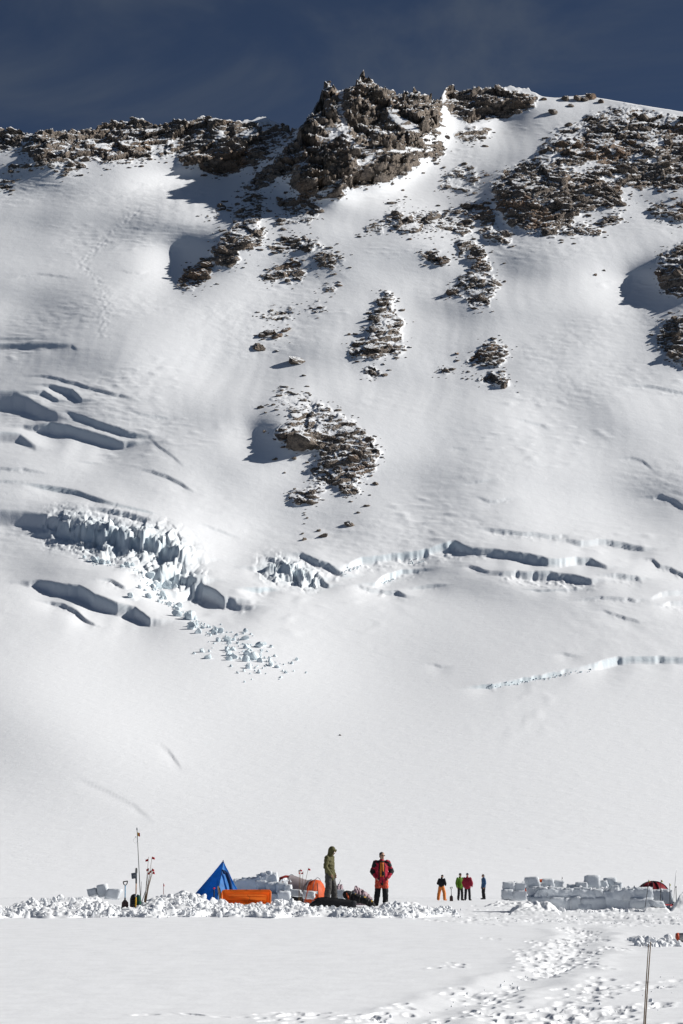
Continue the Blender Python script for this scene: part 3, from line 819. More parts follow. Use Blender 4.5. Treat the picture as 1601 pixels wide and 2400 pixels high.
# ------------------------------------------------------------------ snow ground of the camp
def footprints():
    """(x, y, length, width, heading, depth)"""
    r = np.random.default_rng(21)
    out = []
    def W(u, v):
        # walk the profile to find the ground under a pixel
        dx, dz = ray(u, v)
        ys = np.linspace(18, 100, 3000)
        hit = np.nonzero(EYE + ys * dz <= np.interp(ys, _yy, _zz))[0]
        y = ys[hit[0]] if len(hit) else 100.0
        return y * dx, y
    def trail(pts, n, spread, step=0.42, depth=0.10, big=1.0):
        P = np.array([W(u, v) for u, v in pts])
        seg = np.hypot(*(P[1:] - P[:-1]).T)
        for _ in range(n):
            off = r.normal() * spread
            t0 = r.uniform(0, seg.sum())
            for q in range(int(r.uniform(3, 9))):
                t = t0 + q * step
                if t > seg.sum(): break
                k = int(np.searchsorted(np.cumsum(seg), t)); k = min(k, len(seg) - 1)
                f = (t - (np.cumsum(seg)[k] - seg[k])) / seg[k]
                c = P[k] + (P[k + 1] - P[k]) * f
                d = (P[k + 1] - P[k]) / seg[k]; nn = np.array([-d[1], d[0]])
                c = c + nn * (off + (0.12 if q % 2 else -0.12)) + r.normal(size=2) * 0.07
                out.append((c[0], c[1], 0.17 * big * r.uniform(.8, 1.25), 0.075 * big * r.uniform(.8, 1.4), math.atan2(d[1], d[0]) + r.normal() * 0.35, depth * r.uniform(.5, 1.3)))
    main = [(1335, 2166), (1365, 2190), (1340, 2225), (1290, 2270), (1190, 2310), (1060, 2360), (930, 2405)]
    trail(main, 24, 0.25, depth=0.06)
    trail(main[1:], 14, 0.9, depth=0.05)
    trail([(1390, 2215), (1400, 2260), (1360, 2290), (1300, 2330), (1240, 2400)], 8, 0.35, depth=0.07)
    trail([(1601, 2300), (1450, 2310), (1300, 2335), (1150, 2380), (1050, 2410)], 16, 0.8, depth=0.05)
    trail([(1601, 2345), (1450, 2360), (1250, 2395), (1150, 2420)], 14, 0.6, depth=0.07, big=1.2)
    trail([(1601, 2395), (1400, 2400), (1200, 2420)], 10, 0.5, depth=0.07, big=1.2)
    trail([(1190, 2195), (1260, 2215), (1300, 2250)], 6, 0.8, depth=0.045)
    trail([(1420, 2190), (1480, 2220), (1500, 2300)], 4, 1.0, depth=0.04)
    trail([(940, 2410), (880, 2385), (800, 2395)], 6, 0.4, depth=0.06)
    trail([(300, 2383), (380, 2381), (470, 2386), (620, 2383), (760, 2372)], 4, 0.08, 0.7, depth=0.05)
    trail([(1000, 2138), (1200, 2142), (1400, 2150), (1601, 2166)], 36, 1.6, depth=0.045)
    trail([(1000, 2128), (1200, 2131), (1400, 2140), (1601, 2150)], 24, 1.2, depth=0.045)
    trail([(1100, 2150), (1300, 2160), (1450, 2172)], 16, 1.2, depth=0.045)
    trail([(1150, 2120), (1250, 2124), (1450, 2140)], 14, 1.0, depth=0.045)
    return out

def build_ground():
    ucols = np.concatenate([np.linspace(-600, -6, 50), np.linspace(-4, 1606, 780), np.linspace(1608, 2250, 50)])
    vv = np.linspace(2412, 2118, 300)
    ys = []
    for v in vv:
        dx, dz = ray(CX, v)
        yy = np.linspace(18, 110, 6000)
        hit = np.nonzero(EYE + yy * dz <= np.interp(yy, _yy, _zz))[0]
        ys.append(yy[hit[0]] if len(hit) else 80)
    ys = np.maximum.accumulate(np.array(ys)); ys = np.unique(ys)
    rows = np.concatenate([[-60, -30, -10, 0, 6, 11, 15, 18, 20, 21.5], ys[ys > 22], np.linspace(ys.max() + 1.0, 170.4, 50)])
    U, Y = np.meshgrid(ucols, rows)
    X = (U - CX) / FPX * np.maximum(Y, 21.5)
    Z = ground_z(X, Y)
    # wind-rippled surface, finest in front
    fade = smooth(110, 40, Y)
    Z += (0.006 * fbm(X / 1.6, Y / 2.6, 161, 3) + 0.002 * gnoise(X / 0.35, Y / 0.6, 165)) * fade
    # trampled ground round the camp
    tram = smooth(1.5, 5.0, X + 0.06 * (Y - 62)) * smooth(52, 58, Y) * smooth(76, 70, Y)
    Z += tram * 0.03 * fbm(X / 1.3, Y / 1.3, 171, 3)
    # long grooves of dragged sleds
    for (u0, v0, u1, v1) in [(1060, 2147, 1330, 2152), (1000, 2137, 1601, 2160), (1150, 2124, 1601, 2145), (1330, 2152, 1601, 2168)]:
        y0, y1 = np.interp(v0, vv[::-1][:], np.interp(np.arange(len(vv))[::-1], np.arange(len(ys)), ys)) , np.interp(v1, vv[::-1][:], np.interp(np.arange(len(vv))[::-1], np.arange(len(ys)), ys))
        yl = np.interp(U, [u0, u1], [y0, y1]) + 0.3 * gnoise(X / 3, X * 0 + u0, 177)
        on = smooth(u0 - 5, u0 + 40, U) * smooth(u1 + 5, u1 - 40, U)
        Z -= on * 0.06 * np.exp(-((Y - yl) / 0.22) ** 2) * (0.6 + 0.4 * gnoise(X / 0.5, Y, 178))
        Z += on * 0.035 * np.exp(-((Y - yl - 0.45) / 0.25) ** 2)
    # the trodden furrow
    fu = np.array([(1335, 2166), (1365, 2190), (1340, 2225), (1290, 2270), (1190, 2310), (1060, 2360), (930, 2405), (860, 2430)], float)
    fy = np.interp(fu[:, 1], vv[::-1], np.interp(np.arange(len(vv))[::-1], np.arange(len(ys)), ys)); fx = (fu[:, 0] - CX) / FPX * fy
    xl = np.interp(Y, fy[::-1], fx[::-1]) + 0.25 * gnoise(Y / 2.0, Y * 0 + 0.7, 185)
    on = smooth(fy.min() - 3, fy.min() + 1, Y) * smooth(fy.max() + 1, fy.max() - 3, Y)
    Z -= on * 0.05 * np.exp(-((X - xl) / 0.38) ** 2) * (0.8 + 0.4 * gnoise(X / 0.5, Y / 0.7, 186))
    Z += on * 0.03 * np.exp(-((np.abs(X - xl) - 0.75) / 0.3) ** 2) * (0.7 + 0.6 * gnoise(X / 0.6, Y / 1.1, 187))
    zmin = np.zeros(Z.shape); zmax = np.zeros(Z.shape)
    for (px, py, ln, wd, hd, dp) in footprints():
        rad = ln * 2.6
        i0, i1 = np.searchsorted(rows, py - rad), np.searchsorted(rows, py + rad) + 1
        um = CX + px / max(py, 21.5) * FPX; ur = rad / max(py, 21.5) * FPX * 1.15
        j0, j1 = np.searchsorted(ucols, um - ur), np.searchsorted(ucols, um + ur) + 1
        if i1 - i0 < 1 or j1 - j0 < 1: continue
        dx = X[i0:i1, j0:j1] - px; dy = Y[i0:i1, j0:j1] - py
        c, s = math.cos(hd), math.sin(hd)
        a = dx * c + dy * s; b = -dx * s + dy * c
        q = np.sqrt((a / ln) ** 2 + (b / wd) ** 2) + 0.25 * gnoise(dx / 0.12 + px * 9, dy / 0.2 + py * 7, 181)
        zmin[i0:i1, j0:j1] = np.minimum(zmin[i0:i1, j0:j1], -0.75 * dp * smooth(1.35, 0.6, q))
        zmax[i0:i1, j0:j1] = np.maximum(zmax[i0:i1, j0:j1], 0.12 * dp * np.exp(-((q - 1.6) / 0.5) ** 2))
    Z += zmin + np.where(zmin < -0.01, 0, zmax)
    # trodden crumbs along the path
    o = link('snow_ground', grid_mesh('snow_ground', X, Y, Z), M_GROUND)
    o['kind'] = 'structure'
    return o
GROUND = build_ground()

# ------------------------------------------------------------------ berm of shovelled snow in front of the tents
BERM_V = [(-160, 2156), (-20, 2150), (0, 2145), (29, 2137), (59, 2130), (88, 2118), (132, 2112), (205, 2111), (235, 2119), (262, 2129), (293, 2135), (330, 2128), (352, 2121), (381, 2112), (411, 2107), (440, 2104), (457, 2105), (477, 2112),
          (495, 2124), (520, 2128), (546, 2131), (572, 2133), (597, 2130), (638, 2131), (660, 2125), (690, 2124), (715, 2129), (735, 2136), (800, 2138), (880, 2138), (905, 2128), (940, 2126), (980, 2132), (1040, 2142), (1080, 2150)]
def berm_height(x, y):
    x = np.asarray(x, float); y = np.asarray(y, float)
    u = CX + x / y * FPX
    bu, bv = zip(*BERM_V)
    v = np.interp(u, bu, bv)
    dz = np.tan(PITCH + np.arctan((CY - v) / FPX))
    crest = EYE + 66.5 * dz - np.interp(66.5, _yy, _zz)
    crest = np.maximum(0, crest) * smooth(1090, 1030, u) * smooth(-160, 0, u)
    front = 59.6 + 1.3 * gnoise(x / 2.5, x * 0 + 1.1, 191) + 0.6 * gnoise(x / 0.8, x * 0 + 5.1, 192) + 1.5 * smooth(950, 1080, u)
    prof = smooth(0, 1, (y - front) / (66.5 - front)) ** 0.75 * (1 - 0.55 * smooth(67.5, 71.5, y)) * (1 - smooth(71.5, 74.5, y))
    low = smooth(front, front + 0.6, y) * (1 - smooth(69, 73, y)) * 0.10 * smooth(1090, 1030, u)
    return crest * prof + low * (1 - 0.6 * prof)

def build_berm():
    r = np.random.default_rng(31)
    uc = np.linspace(-165, 1095, 620)
    rows = np.concatenate([np.linspace(58.2, 69, 130), np.linspace(69.2, 75, 30)])
    U, Y = np.meshgrid(uc, rows)
    X = (U - CX) / FPX * Y
    H = berm_height(X, Y)
    lump = 0.16 * np.abs(gnoise(X / 0.7, Y / 1.0, 201)) + 0.10 * np.abs(gnoise(X / 0.33, Y / 0.5, 203)) + 0.04 * gnoise(X / 0.16, Y / 0.25, 205)
    smoothhill = np.exp(-((U - 150) / 70) ** 2) * smooth(63, 65, Y)
    Hh = H + (lump - 0.03) * smooth(0.02, 0.10, H) * (1 - 0.8 * smoothhill)
    Z = ground_z(X, Y) + Hh - 0.05 * (1 - smooth(0.0, 0.03, H)) - 0.01
    root = thing('snow_berm', 'long bank of shovelled lumpy snow in front of the blue tent', 'snow bank')
    link('mound', grid_mesh('mound', X, Y, Z), M_CHUNK, root)
    shapes = [chipped(ICO1, 500 + k, 5, 0.6, 0.95, 0.08) for k in range(10)]
    meshes = []
    for c in shapes:
        me = tri_mesh('snow_chunk', c, ICO1[1], False); me.materials.append(M_CHUNK); meshes.append(me)
    pl = []
    while len(pl) < 6500:
        u = r.uniform(-20, 1075); y = 59 + 8.5 * r.random() ** 0.9
        x = (u - CX) / FPX * y
        h = float(berm_height(x, y))
        if h < 0.03 and r.random() < 0.93: continue
        if 95 < u < 225 and y > 63.5 and r.random() < 0.85: continue
        if 735 < u < 900 and y > 65.5 and r.random() < 0.8: continue
        if gnoise(np.array(x / 1.1), np.array(y / 1.5), 207) < -0.05 and r.random() < 0.85: continue
        s = min(0.14, 0.020 * (1 - r.random()) ** -0.42)
        if h < 0.12: s = min(s, 0.09)
        z = float(ground_z(x, y)) + h + 0.03
        M = np.array(Euler((r.uniform(-3, 3), r.uniform(-3, 3), r.uniform(0, 6.28))).to_matrix()) @ np.diag([s * r.uniform(1, 1.7), s, s * r.uniform(.5, 1.0)])
        pl.append((s, np.array([x, y, z + s * 0.25]), M))
    pl.sort(key=lambda t: -t[0])
    for k, (s, p, M) in enumerate(pl[:300]):
        o = link('snow_chunk', meshes[k % 10], None, root)
        o.matrix_local = Matrix([[*M[0], p[0]], [*M[1], p[1]], [*M[2], p[2]], [0, 0, 0, 1]])
    o = link('snow_crumbs', joined('snow_crumbs', shapes, ICO1[1], [(p, M) for s, p, M in pl[300:]], M_CHUNK), None, root)
    o['kind'] = 'stuff'
build_berm()

# small crumbs kicked up along the path: too many and too small to count
def build_crumbs():
    r = np.random.default_rng(41)
    shapes = [chipped(ICO1, 600 + k, 7, 0.5, 0.9, 0.05) for k in range(6)]
    pl = []
    regs = [([(1000, 2130), (1601, 2140), (1601, 2170), (1350, 2165), (1000, 2150)], 90, .014), ([(1310, 2170), (1400, 2170), (1420, 2260), (1250, 2310), (1000, 2400), (850, 2400), (1150, 2310), (1290, 2250)], 60, .008),
            ([(1000, 2400), (1300, 2310), (1601, 2290), (1601, 2400)], 60, .008), ([(1470, 2205), (1530, 2200), (1601, 2205), (1601, 2222), (1500, 2222)], 70, .045)]
    for pts, n, s0 in regs:
        p = np.array(pts); k = 0
        while k < n:
            u = r.uniform(p[:, 0].min(), p[:, 0].max()); v = r.uniform(p[:, 1].min(), p[:, 1].max())
            if not inside(np.array([u]), np.array([v]), pts)[0]: continue
            dx, dz = ray(u, v); ys = np.linspace(18, 100, 2000)
            hit = np.nonzero(EYE + ys * dz <= np.interp(ys, _yy, _zz))[0]; y = ys[hit[0]]
            s = min(0.05 if s0 < .04 else 0.13, s0 * (1 - r.random()) ** -0.35)
            M = np.array(Euler((r.uniform(-3, 3), r.uniform(-3, 3), r.uniform(0, 6.28))).to_matrix()) @ np.diag([s * 1.2, s, s * .7])
            pl.append((np.array([y * dx, y, float(ground_z(y * dx, y)) + s * 0.2]), M)); k += 1
    o = link('snow_crumbs', joined('snow_crumbs', shapes, ICO1[1], pl, M_CHUNK), None)
    o['kind'] = 'stuff'; o['label'] = 'loose crumbs of snow scattered along the trodden path'; o['category'] = 'snow'
build_crumbs()

# ------------------------------------------------------------------ object helpers
_mats = {}
def fab(name, col, rough=0.75, bump=0.3, scale=40.0, var=0.25, metal=0.0, thin=0.0):
    if name in _mats: return _mats[name]
    m, nt, b = new_mat(name)
    c = nmix(nt, nramp(nt, nnoise(nt, scale * 0.25, 3), 0.3, 0.7), tuple(x * (1 - var) for x in col), tuple(min(1, x * (1 + var * 0.6)) for x in col))
    nt.links.new(c, b.inputs['Base Color'])
    b.inputs['Roughness'].default_value = rough; b.inputs['Metallic'].default_value = metal
    b.inputs['Specular IOR Level'].default_value = 0.25
    if bump: nt.links.new(nbump(nt, nnoise(nt, scale * 0.35, 3), bump, 0.02), b.inputs['Normal'])
    if thin:                                        # thin cloth or plastic lets some sun through
        tr = nt.nodes.new('ShaderNodeBsdfTranslucent'); nt.links.new(c, tr.inputs['Color'])
        ms = nt.nodes.new('ShaderNodeMixShader'); ms.inputs['Fac'].default_value = thin
        nt.links.new(b.outputs[0], ms.inputs[1]); nt.links.new(tr.outputs[0], ms.inputs[2])
        nt.links.new(ms.outputs[0], nt.nodes['Material Output'].inputs['Surface'])
    _mats[name] = m
    return m

M_BLACK = fab('black_nylon', (0.016, 0.016, 0.018))
M_RED = fab('red_nylon', (0.42, 0.018, 0.045)); M_REDOR = fab('orange_red_shell', (0.62, 0.085, 0.045))
M_ORANGE = fab('orange_down', (0.72, 0.20, 0.03)); M_OLIVE = fab('olive_shell', (0.095, 0.088, 0.036))
M_GREYP = fab('grey_trousers', (0.062, 0.058, 0.055)); M_SKIN = fab('skin', (0.46, 0.27, 0.19), 0.6, 0.0)
M_HAIR = fab('dark_hair', (0.02, 0.016, 0.014)); M_GLASS = fab('tinted_lens', (0.02, 0.02, 0.022), 0.15, 0.0)
M_WHITE = fab('white_plastic', (0.75, 0.75, 0.74), 0.5, 0.0); M_LIME = fab('lime_shell', (0.085, 0.19, 0.012)); M_CRIM = fab('crimson_shell', (0.28, 0.014, 0.035))
M_NAVY = fab('blue_shell', (0.05, 0.12, 0.24)); M_ORP = fab('orange_trousers', (0.70, 0.22, 0.05)); M_BLUE = fab('blue_tent_cloth', (0.03, 0.26, 0.68), 0.55, 0.5, 14, thin=0.45)
M_DBLUE = fab('dark_blue_cloth', (0.006, 0.03, 0.11)); M_SLED = fab('orange_plastic', (0.95, 0.31, 0.05), 0.4, 0.06, 12, 0.1, thin=0.5); M_TENTO = fab('orange_tent_cloth', (0.72, 0.12, 0.03), 0.55, 0.5, 14, thin=0.25)
M_TENTR = fab('red_tent_cloth', (0.36, 0.035, 0.025), 0.55, 0.5, 14); M_FLY = fab('grey_tent_fly', (0.34, 0.30, 0.31), 0.5, 0.4, 14, thin=0.25); M_ALU = fab('aluminium_pole', (0.35, 0.36, 0.37), 0.35, 0.0, 20, 0.1, 0.8)
M_BAMBOO = fab('bamboo_cane', (0.15, 0.095, 0.05), 0.6, 0.2, 30); M_FLAG = fab('red_flag_tape', (0.50, 0.02, 0.03)); M_GREEN = fab('green_pack_cloth', (0.008, 0.075, 0.05))
M_SHAFTB = fab('blue_shaft', (0.16, 0.36, 0.55), 0.4, 0.0); M_YEL = fab('yellow_cloth', (0.62, 0.36, 0.03)); M_TAN = fab('tan_wood', (0.33, 0.24, 0.15)); M_MAUVE = fab('mauve_tarp', (0.36, 0.27, 0.30), 0.6, 0.5)
M_CARBON = fab('dark_rod', (0.035, 0.033, 0.03), 0.4, 0.0); M_SLATE = fab('slate_metal', (0.09, 0.105, 0.125), 0.4, 0.0); M_DRED = fab('dark_red_tent_cloth', (0.20, 0.008, 0.014), 0.5, 0.4, 14); M_YG = fab('yellow_green_tape', (0.42, 0.45, 0.06))

class MB:
    def __init__(s): s.v = []; s.f = []
    def add(s, v, f):
        n = len(s.v); s.v += [tuple(map(float, p)) for p in v]; s.f += [tuple(i + n for i in q) for q in f]
        return s
    def tube(s, pts, rad, n=8, squash=None, ends=True):
        """tube through points; rad a number or list; squash: list of (rx, ry) for upright tubes"""
        P = [Vector(p) for p in pts]; k = len(P)
        R_ = rad if isinstance(rad, (list, tuple)) else [rad] * k
        vs, fs = [], []
        for i, p in enumerate(P):
            d = (P[min(i + 1, k - 1)] - P[max(i - 1, 0)]).normalized()
            a = d.cross(Vector((0, 1, 0)) if abs(d.y) < 0.9 else Vector((1, 0, 0))).normalized(); b = d.cross(a)
            rr = R_[i] if isinstance(R_[i], (tuple, list)) else (R_[i], R_[i])
            for q in range(n):
                t = 2 * math.pi * q / n
                vs.append(p + a * (rr[0] * math.cos(t)) + b * (rr[1] * math.sin(t)))
        for i in range(k - 1):
            for q in range(n):
                fs.append((i * n + q, i * n + (q + 1) % n, (i + 1) * n + (q + 1) % n, (i + 1) * n + q))
        if ends:
            fs.append(tuple(reversed(range(n)))); fs.append(tuple((k - 1) * n + q for q in range(n)))
        return s.add(vs, fs)
    def capsule(s, pts, rad, n=12):
        """tube with rounded ends"""
        P = [Vector(p) for p in pts]; R_ = [r if isinstance(r, (tuple, list)) else (r, r) for r in (rad if isinstance(rad, (list, tuple)) and len(rad) == len(pts) else [rad] * len(pts))]
        d0 = (P[0] - P[1]).normalized(); d1 = (P[-1] - P[-2]).normalized()
        pre = [(P[0] + d0 * (min(R_[0]) * math.sin(a)), (R_[0][0] * math.cos(a), R_[0][1] * math.cos(a))) for a in (1.35, 0.95, 0.5)]
        post = [(P[-1] + d1 * (min(R_[-1]) * math.sin(a)), (R_[-1][0] * math.cos(a), R_[-1][1] * math.cos(a))) for a in (0.5, 0.95, 1.35)]
        allp = pre + list(zip(P, R_)) + post
        return s.tube([p for p, _ in allp], [r for _, r in allp], n)
    def ball(s, c, r, sub=1):
        base = ICO2 if sub > 1 else ICO1
        r = r if isinstance(r, (tuple, list)) else (r, r, r)
        return s.add([(c[0] + p[0] * r[0], c[1] + p[1] * r[1], c[2] + p[2] * r[2]) for p in base[0]], base[1].tolist())
    def box(s, c, d, rot=None):
        M = Euler(rot).to_matrix() if rot else Matrix.Identity(3)
        vs = [Vector(c) + M @ Vector((sx * d[0] / 2, sy * d[1] / 2, sz * d[2] / 2)) for sz in (-1, 1) for sy in (-1, 1) for sx in (-1, 1)]
        return s.add(vs, [(0, 2, 3, 1), (4, 5, 7, 6), (0, 1, 5, 4), (2, 6, 7, 3), (0, 4, 6, 2), (1, 3, 7, 5)])
    def mesh(s, name):
        me = bpy.data.meshes.new(name); me.from_pydata(s.v, [], s.f); me.update(); return me
    def build(s, name, mat, parent=None, smooth_shade=False, bevel=0.0, solid=0.0, subsurf=0):
        me = s.mesh(name)
        if bevel or solid or subsurf:
            t = bpy.data.objects.new('tmp', me); COL.objects.link(t)
            if solid:
                md = t.modifiers.new('s', 'SOLIDIFY'); md.thickness = solid; md.offset = 0
            if bevel:
                md = t.modifiers.new('b', 'BEVEL'); md.width = bevel; md.segments = 2
            if subsurf:
                md = t.modifiers.new('u', 'SUBSURF'); md.levels = subsurf
            me = baked(t, name)
        me.polygons.foreach_set('use_smooth', np.full(len(me.polygons), bool(smooth_shade)))
        return link(name, me, mat, parent)
    def fused(s, name, mat, parent=None, voxel=0.012, it=4, wrinkle=0.0):
        """all the pieces grown together into one continuous skin"""
        me = s.mesh(name)
        t = bpy.data.objects.new('tmp', me); COL.objects.link(t)
        md = t.modifiers.new('r', 'REMESH'); md.mode = 'VOXEL'; md.voxel_size = voxel
        sm = t.modifiers.new('m', 'SMOOTH'); sm.factor = 0.5; sm.iterations = it
        me = baked(t, name)
        if wrinkle:
            n = len(me.vertices); co = np.empty(n * 3, np.float32); no = np.empty(n * 3, np.float32)
            me.vertices.foreach_get('co', co); me.vertices.foreach_get('normal', no)
            co = co.reshape(-1, 3); no = no.reshape(-1, 3)
            d = wrinkle * (fbm(co[:, 0] / 0.11 + 0.6 * co[:, 2] / 0.1 + co[:, 1] / 0.15, co[:, 2] / 0.10, 951, 2) + 0.6 * gnoise(co[:, 1] / 0.06, co[:, 2] / 0.05 + co[:, 0] / 0.07, 955))
            co = co + no * d[:, None].astype(np.float32)
            me.vertices.foreach_set('co', co.ravel()); me.update()
        me.polygons.foreach_set('use_smooth', np.full(len(me.polygons), True))
        return link(name, me, mat, parent)

def baked(t, name):
    dg = bpy.context.evaluated_depsgraph_get()
    me = bpy.data.meshes.new_from_object(t.evaluated_get(dg), depsgraph=dg)
    old = t.data
    bpy.data.objects.remove(t); bpy.data.meshes.remove(old)
    me.name = name
    return me

def gz(x, y):
    return float(ground_z(x, y) + berm_height(x, y) * (58 < y < 75))

# ------------------------------------------------------------------ sawn snow blocks
def block_shape(seed):
    bm = bmesh.new(); bmesh.ops.create_cube(bm, size=2.0)
    bmesh.ops.subdivide_edges(bm, edges=bm.edges[:], cuts=4, use_grid_fill=True)
    co = np.array([v.co[:] for v in bm.verts]); fa = np.array([[v.index for v in f.verts] for f in bm.faces]); bm.free()
    n = np.sum(np.abs(co) ** 14, axis=1) ** (1 / 14.0)          # round the edges a little
    co = co / np.maximum(n, 1)[:, None]
    r = np.random.default_rng(seed)
    for ax in range(3):
        a, b = [q for q in range(3) if q != ax]
        co[:, ax] += 0.13 * gnoise(co[:, a] * 1.1 + seed, co[:, b] * 1.1 + 3 * seed + co[:, ax], 700 + ax + seed) + 0.07 * gnoise(co[:, a] * 2.7 + seed, co[:, b] * 2.7, 710 + ax + seed)
    co[:, 0] += 0.12 * r.normal() * co[:, 2]
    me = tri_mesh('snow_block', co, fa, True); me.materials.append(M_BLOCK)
    return me
BLOCKS = [block_shape(k) for k in range(9)]
_bn = [0]
def block(parent, u0, u1, vt, vb, Y, depth=0.4, tilt=0.0, yaw=0.0):
    """a block that fills a rectangle of the wall"""
    a, b = at((u0 + u1) / 2, vt, Y), at((u0 + u1) / 2, vb, Y)
    w = (u1 - u0) / FPX * Y * 1.07
    h = (a.z - b.z) * 1.07
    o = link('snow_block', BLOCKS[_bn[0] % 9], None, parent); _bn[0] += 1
    c = (a + b) / 2
    o.location = (c.x - parent.location.x, c.y + depth / 2 - parent.location.y + random.uniform(-.02, .02), c.z - parent.location.z)
    o.scale = (w / 2 * (1 if _bn[0] % 2 else -1), depth / 2, h / 2)
    o.rotation_euler = (random.uniform(-.08, .08), tilt + random.uniform(-.05, .05), yaw + random.uniform(-.06, .06))
    return o

def wall(label, u, Y):
    p = at(u, 2120, Y)
    return thing('snow_wall', label, 'snow wall', (p.x, p.y, gz(p.x, p.y)))

# the long wall on the right
W1 = wall('long wall of big sawn snow blocks in front of the red dome tent', 1390, 66)
random.seed(3)
us = [1262, 1284, 1322, 1345, 1392, 1414, 1462, 1486, 1527]
tops = [2079, 2080, 2083, 2081, 2084, 2086, 2083, 2081]
for k in range(8):
    block(W1, us[k], us[k + 1], tops[k], 2108 + random.uniform(-5, 5), 66 + random.uniform(-.05, .05), 0.5)
us2 = [1245, 1290, 1336, 1362, 1420, 1476, 1529]
for k in range(6):
    block(W1, us2[k], us2[k + 1], 2101 + random.uniform(-3, 3), 2141, 66 - 0.06 + random.uniform(-.05, .03), 0.6)
for a in [(1234, 1264, 2056, 2082, 66.3), (1240, 1268, 2078, 2108, 66.2), (1274, 1299, 2060, 2081, 66.4), (1300, 1321, 2064, 2082, 66.6), (1331, 1351, 2073, 2085, 66.3), (1352, 1378, 2068, 2086, 66.2),
          (1374, 1406, 2053, 2085, 66.3), (1404, 1426, 2064, 2084, 66.9), (1420, 1446, 2058, 2084, 67.0), (1442, 1458, 2068, 2084, 66.9), (1432, 1450, 2076, 2090, 66.0), (1262, 1276, 2072, 2082, 66.4)]:
    block(W1, *a, 0.4, random.uniform(-.06, .06))
def drift(name, parent, u0, u1, y0, y1, h, seed, mat=M_CHUNK, n=(60, 30), rough=0.12):
    """a bank of wind-packed or shovelled snow that dips under the ground at its rim"""
    uu = np.linspace(u0, u1, n[0]); yy = np.linspace(y0, y1, n[1])
    U, Y = np.meshgrid(uu, yy); X = (U - CX) / FPX * Y
    a = (U - u0) / (u1 - u0); b = (Y - y0) / (y1 - y0)
    e = np.clip(np.minimum(np.minimum(a, 1 - a) * 4, np.minimum(b * 2.2, (1 - b) * 3)), 0, 1)
    e = e * e * (3 - 2 * e)
    Z = ground_z(X, Y) + h * e * (0.75 + 0.5 * gnoise(X / 0.9, Y / 1.2, seed)) + rough * e * (np.abs(gnoise(X / 0.35, Y / 0.6, seed + 1)) + 0.5 * gnoise(X / 0.15, Y / 0.3, seed + 2)) - 0.06 * (1 - np.clip(e * 4, 0, 1)) - 0.01
    px, py, pz = parent.location if parent else (0, 0, 0)
    return link(name, grid_mesh(name, X - px, Y - py, Z - pz), mat, parent)
drift('drift', W1, 1180, 1310, 62.6, 67.5, 0.30, 801, n=(140, 60), rough=0.10)
drift('drift', W1, 1290, 1520, 64.9, 66.5, 0.07, 815, n=(160, 24), rough=0.06)
drift('drift', W1, 1490, 1560, 63.6, 66.4, 0.16, 804, rough=0.05)
block(W1, 1528, 1556, 2112, 2127, 65.2, 0.4, 0.05, 0.2)

W2 = wall('low far wall of snow blocks left of the long snow wall', 1206, 80)
for a in [(1180, 1207, 2068, 2088, 80), (1206, 1234, 2070, 2090, 80), (1178, 1203, 2086, 2108, 79.8), (1200, 1236, 2088, 2110, 79.8), (1228, 1258, 2076, 2106, 80.2)]:
    block(W2, *a, 0.5)
drift('drift', W2, 1120, 1260, 75, 80.2, 0.12, 807, n=(140, 50), rough=0.09)

W3 = wall('two big weathered snow blocks under the red dome tent', 1550, 69)
for a in [(1528, 1550, 2087, 2114, 69), (1548, 1578, 2085, 2118, 69)]:
    block(W3, *a, 0.5)
B4 = thing('snow_mound', 'shovelled snow heap rising at the right edge beside the red tent', 'snow heap', (10.5, 66.5, gz(10.5, 66.5)))
drift('mound', B4, 1552, 1720, 64.5, 72, 0.62, 811, n=(90, 50))

# the wall behind the blue tent
W4 = wall('jagged wall of stacked snow blocks behind the blue tent', 610, 75)
random.seed(8)
for a in [(548, 566, 2060, 2078, 75.2), (565, 584, 2057, 2076, 75.1), (583, 604, 2056, 2073, 75), (602, 612, 2049, 2066, 75), (610, 627, 2046, 2064, 75), (625, 637, 2042, 2060, 75), (635, 650, 2045, 2072, 75.1),
          (548, 562, 2076, 2096, 75.1), (560, 582, 2074, 2098, 75), (580, 602, 2072, 2094, 75), (600, 626, 2063, 2090, 74.9), (624, 650, 2068, 2096, 74.8), (648, 672, 2069, 2092, 74.5), (666, 683, 2074, 2090, 74.4),
          (550, 580, 2094, 2120, 74.9), (578, 606, 2092, 2120, 74.8), (604, 632, 2088, 2120, 74.7), (630, 656, 2094, 2120, 74.5), (652, 680, 2089, 2116, 74.2)]:
    block(W4, *a, 0.45)
for lab, a in [('pale flat snow block below the wand cluster by the orange tent', (682, 708, 2085, 2101, 71.5)), ('snow block lying right of the wand cluster by the orange tent', (710, 738, 2089, 2106, 71.2)),
               ('rounded pale snow block between the green jacketed person and the pack pile', (785, 810, 2086, 2110, 70.8)),
               ('tilted pointed snow slab on the left snow bank', (229, 254, 2073, 2102, 69.2)), ('square snow slab leaning at the left behind the shovels', (250, 282, 2083, 2108, 69)), ('small snow slab left of the tilted pointed slab', (208, 230, 2083, 2100, 69.3))]:
    p = at((a[0] + a[1]) / 2, a[3], a[4])
    root = tag(link('snow_block', BLOCKS[_bn[0] % 9]), lab, 'snow block'); _bn[0] += 1
    t = at((a[0] + a[1]) / 2, a[2], a[4])
    root.location = (p + t) / 2
    root.scale = ((a[1] - a[0]) / FPX * a[4] / 2, 0.2, (t.z - p.z) / 2)
    root.rotation_euler = (random.uniform(-.15, .15), -0.22 if 'tilted' in lab else random.uniform(-.08, .12), random.uniform(-.2, .2))

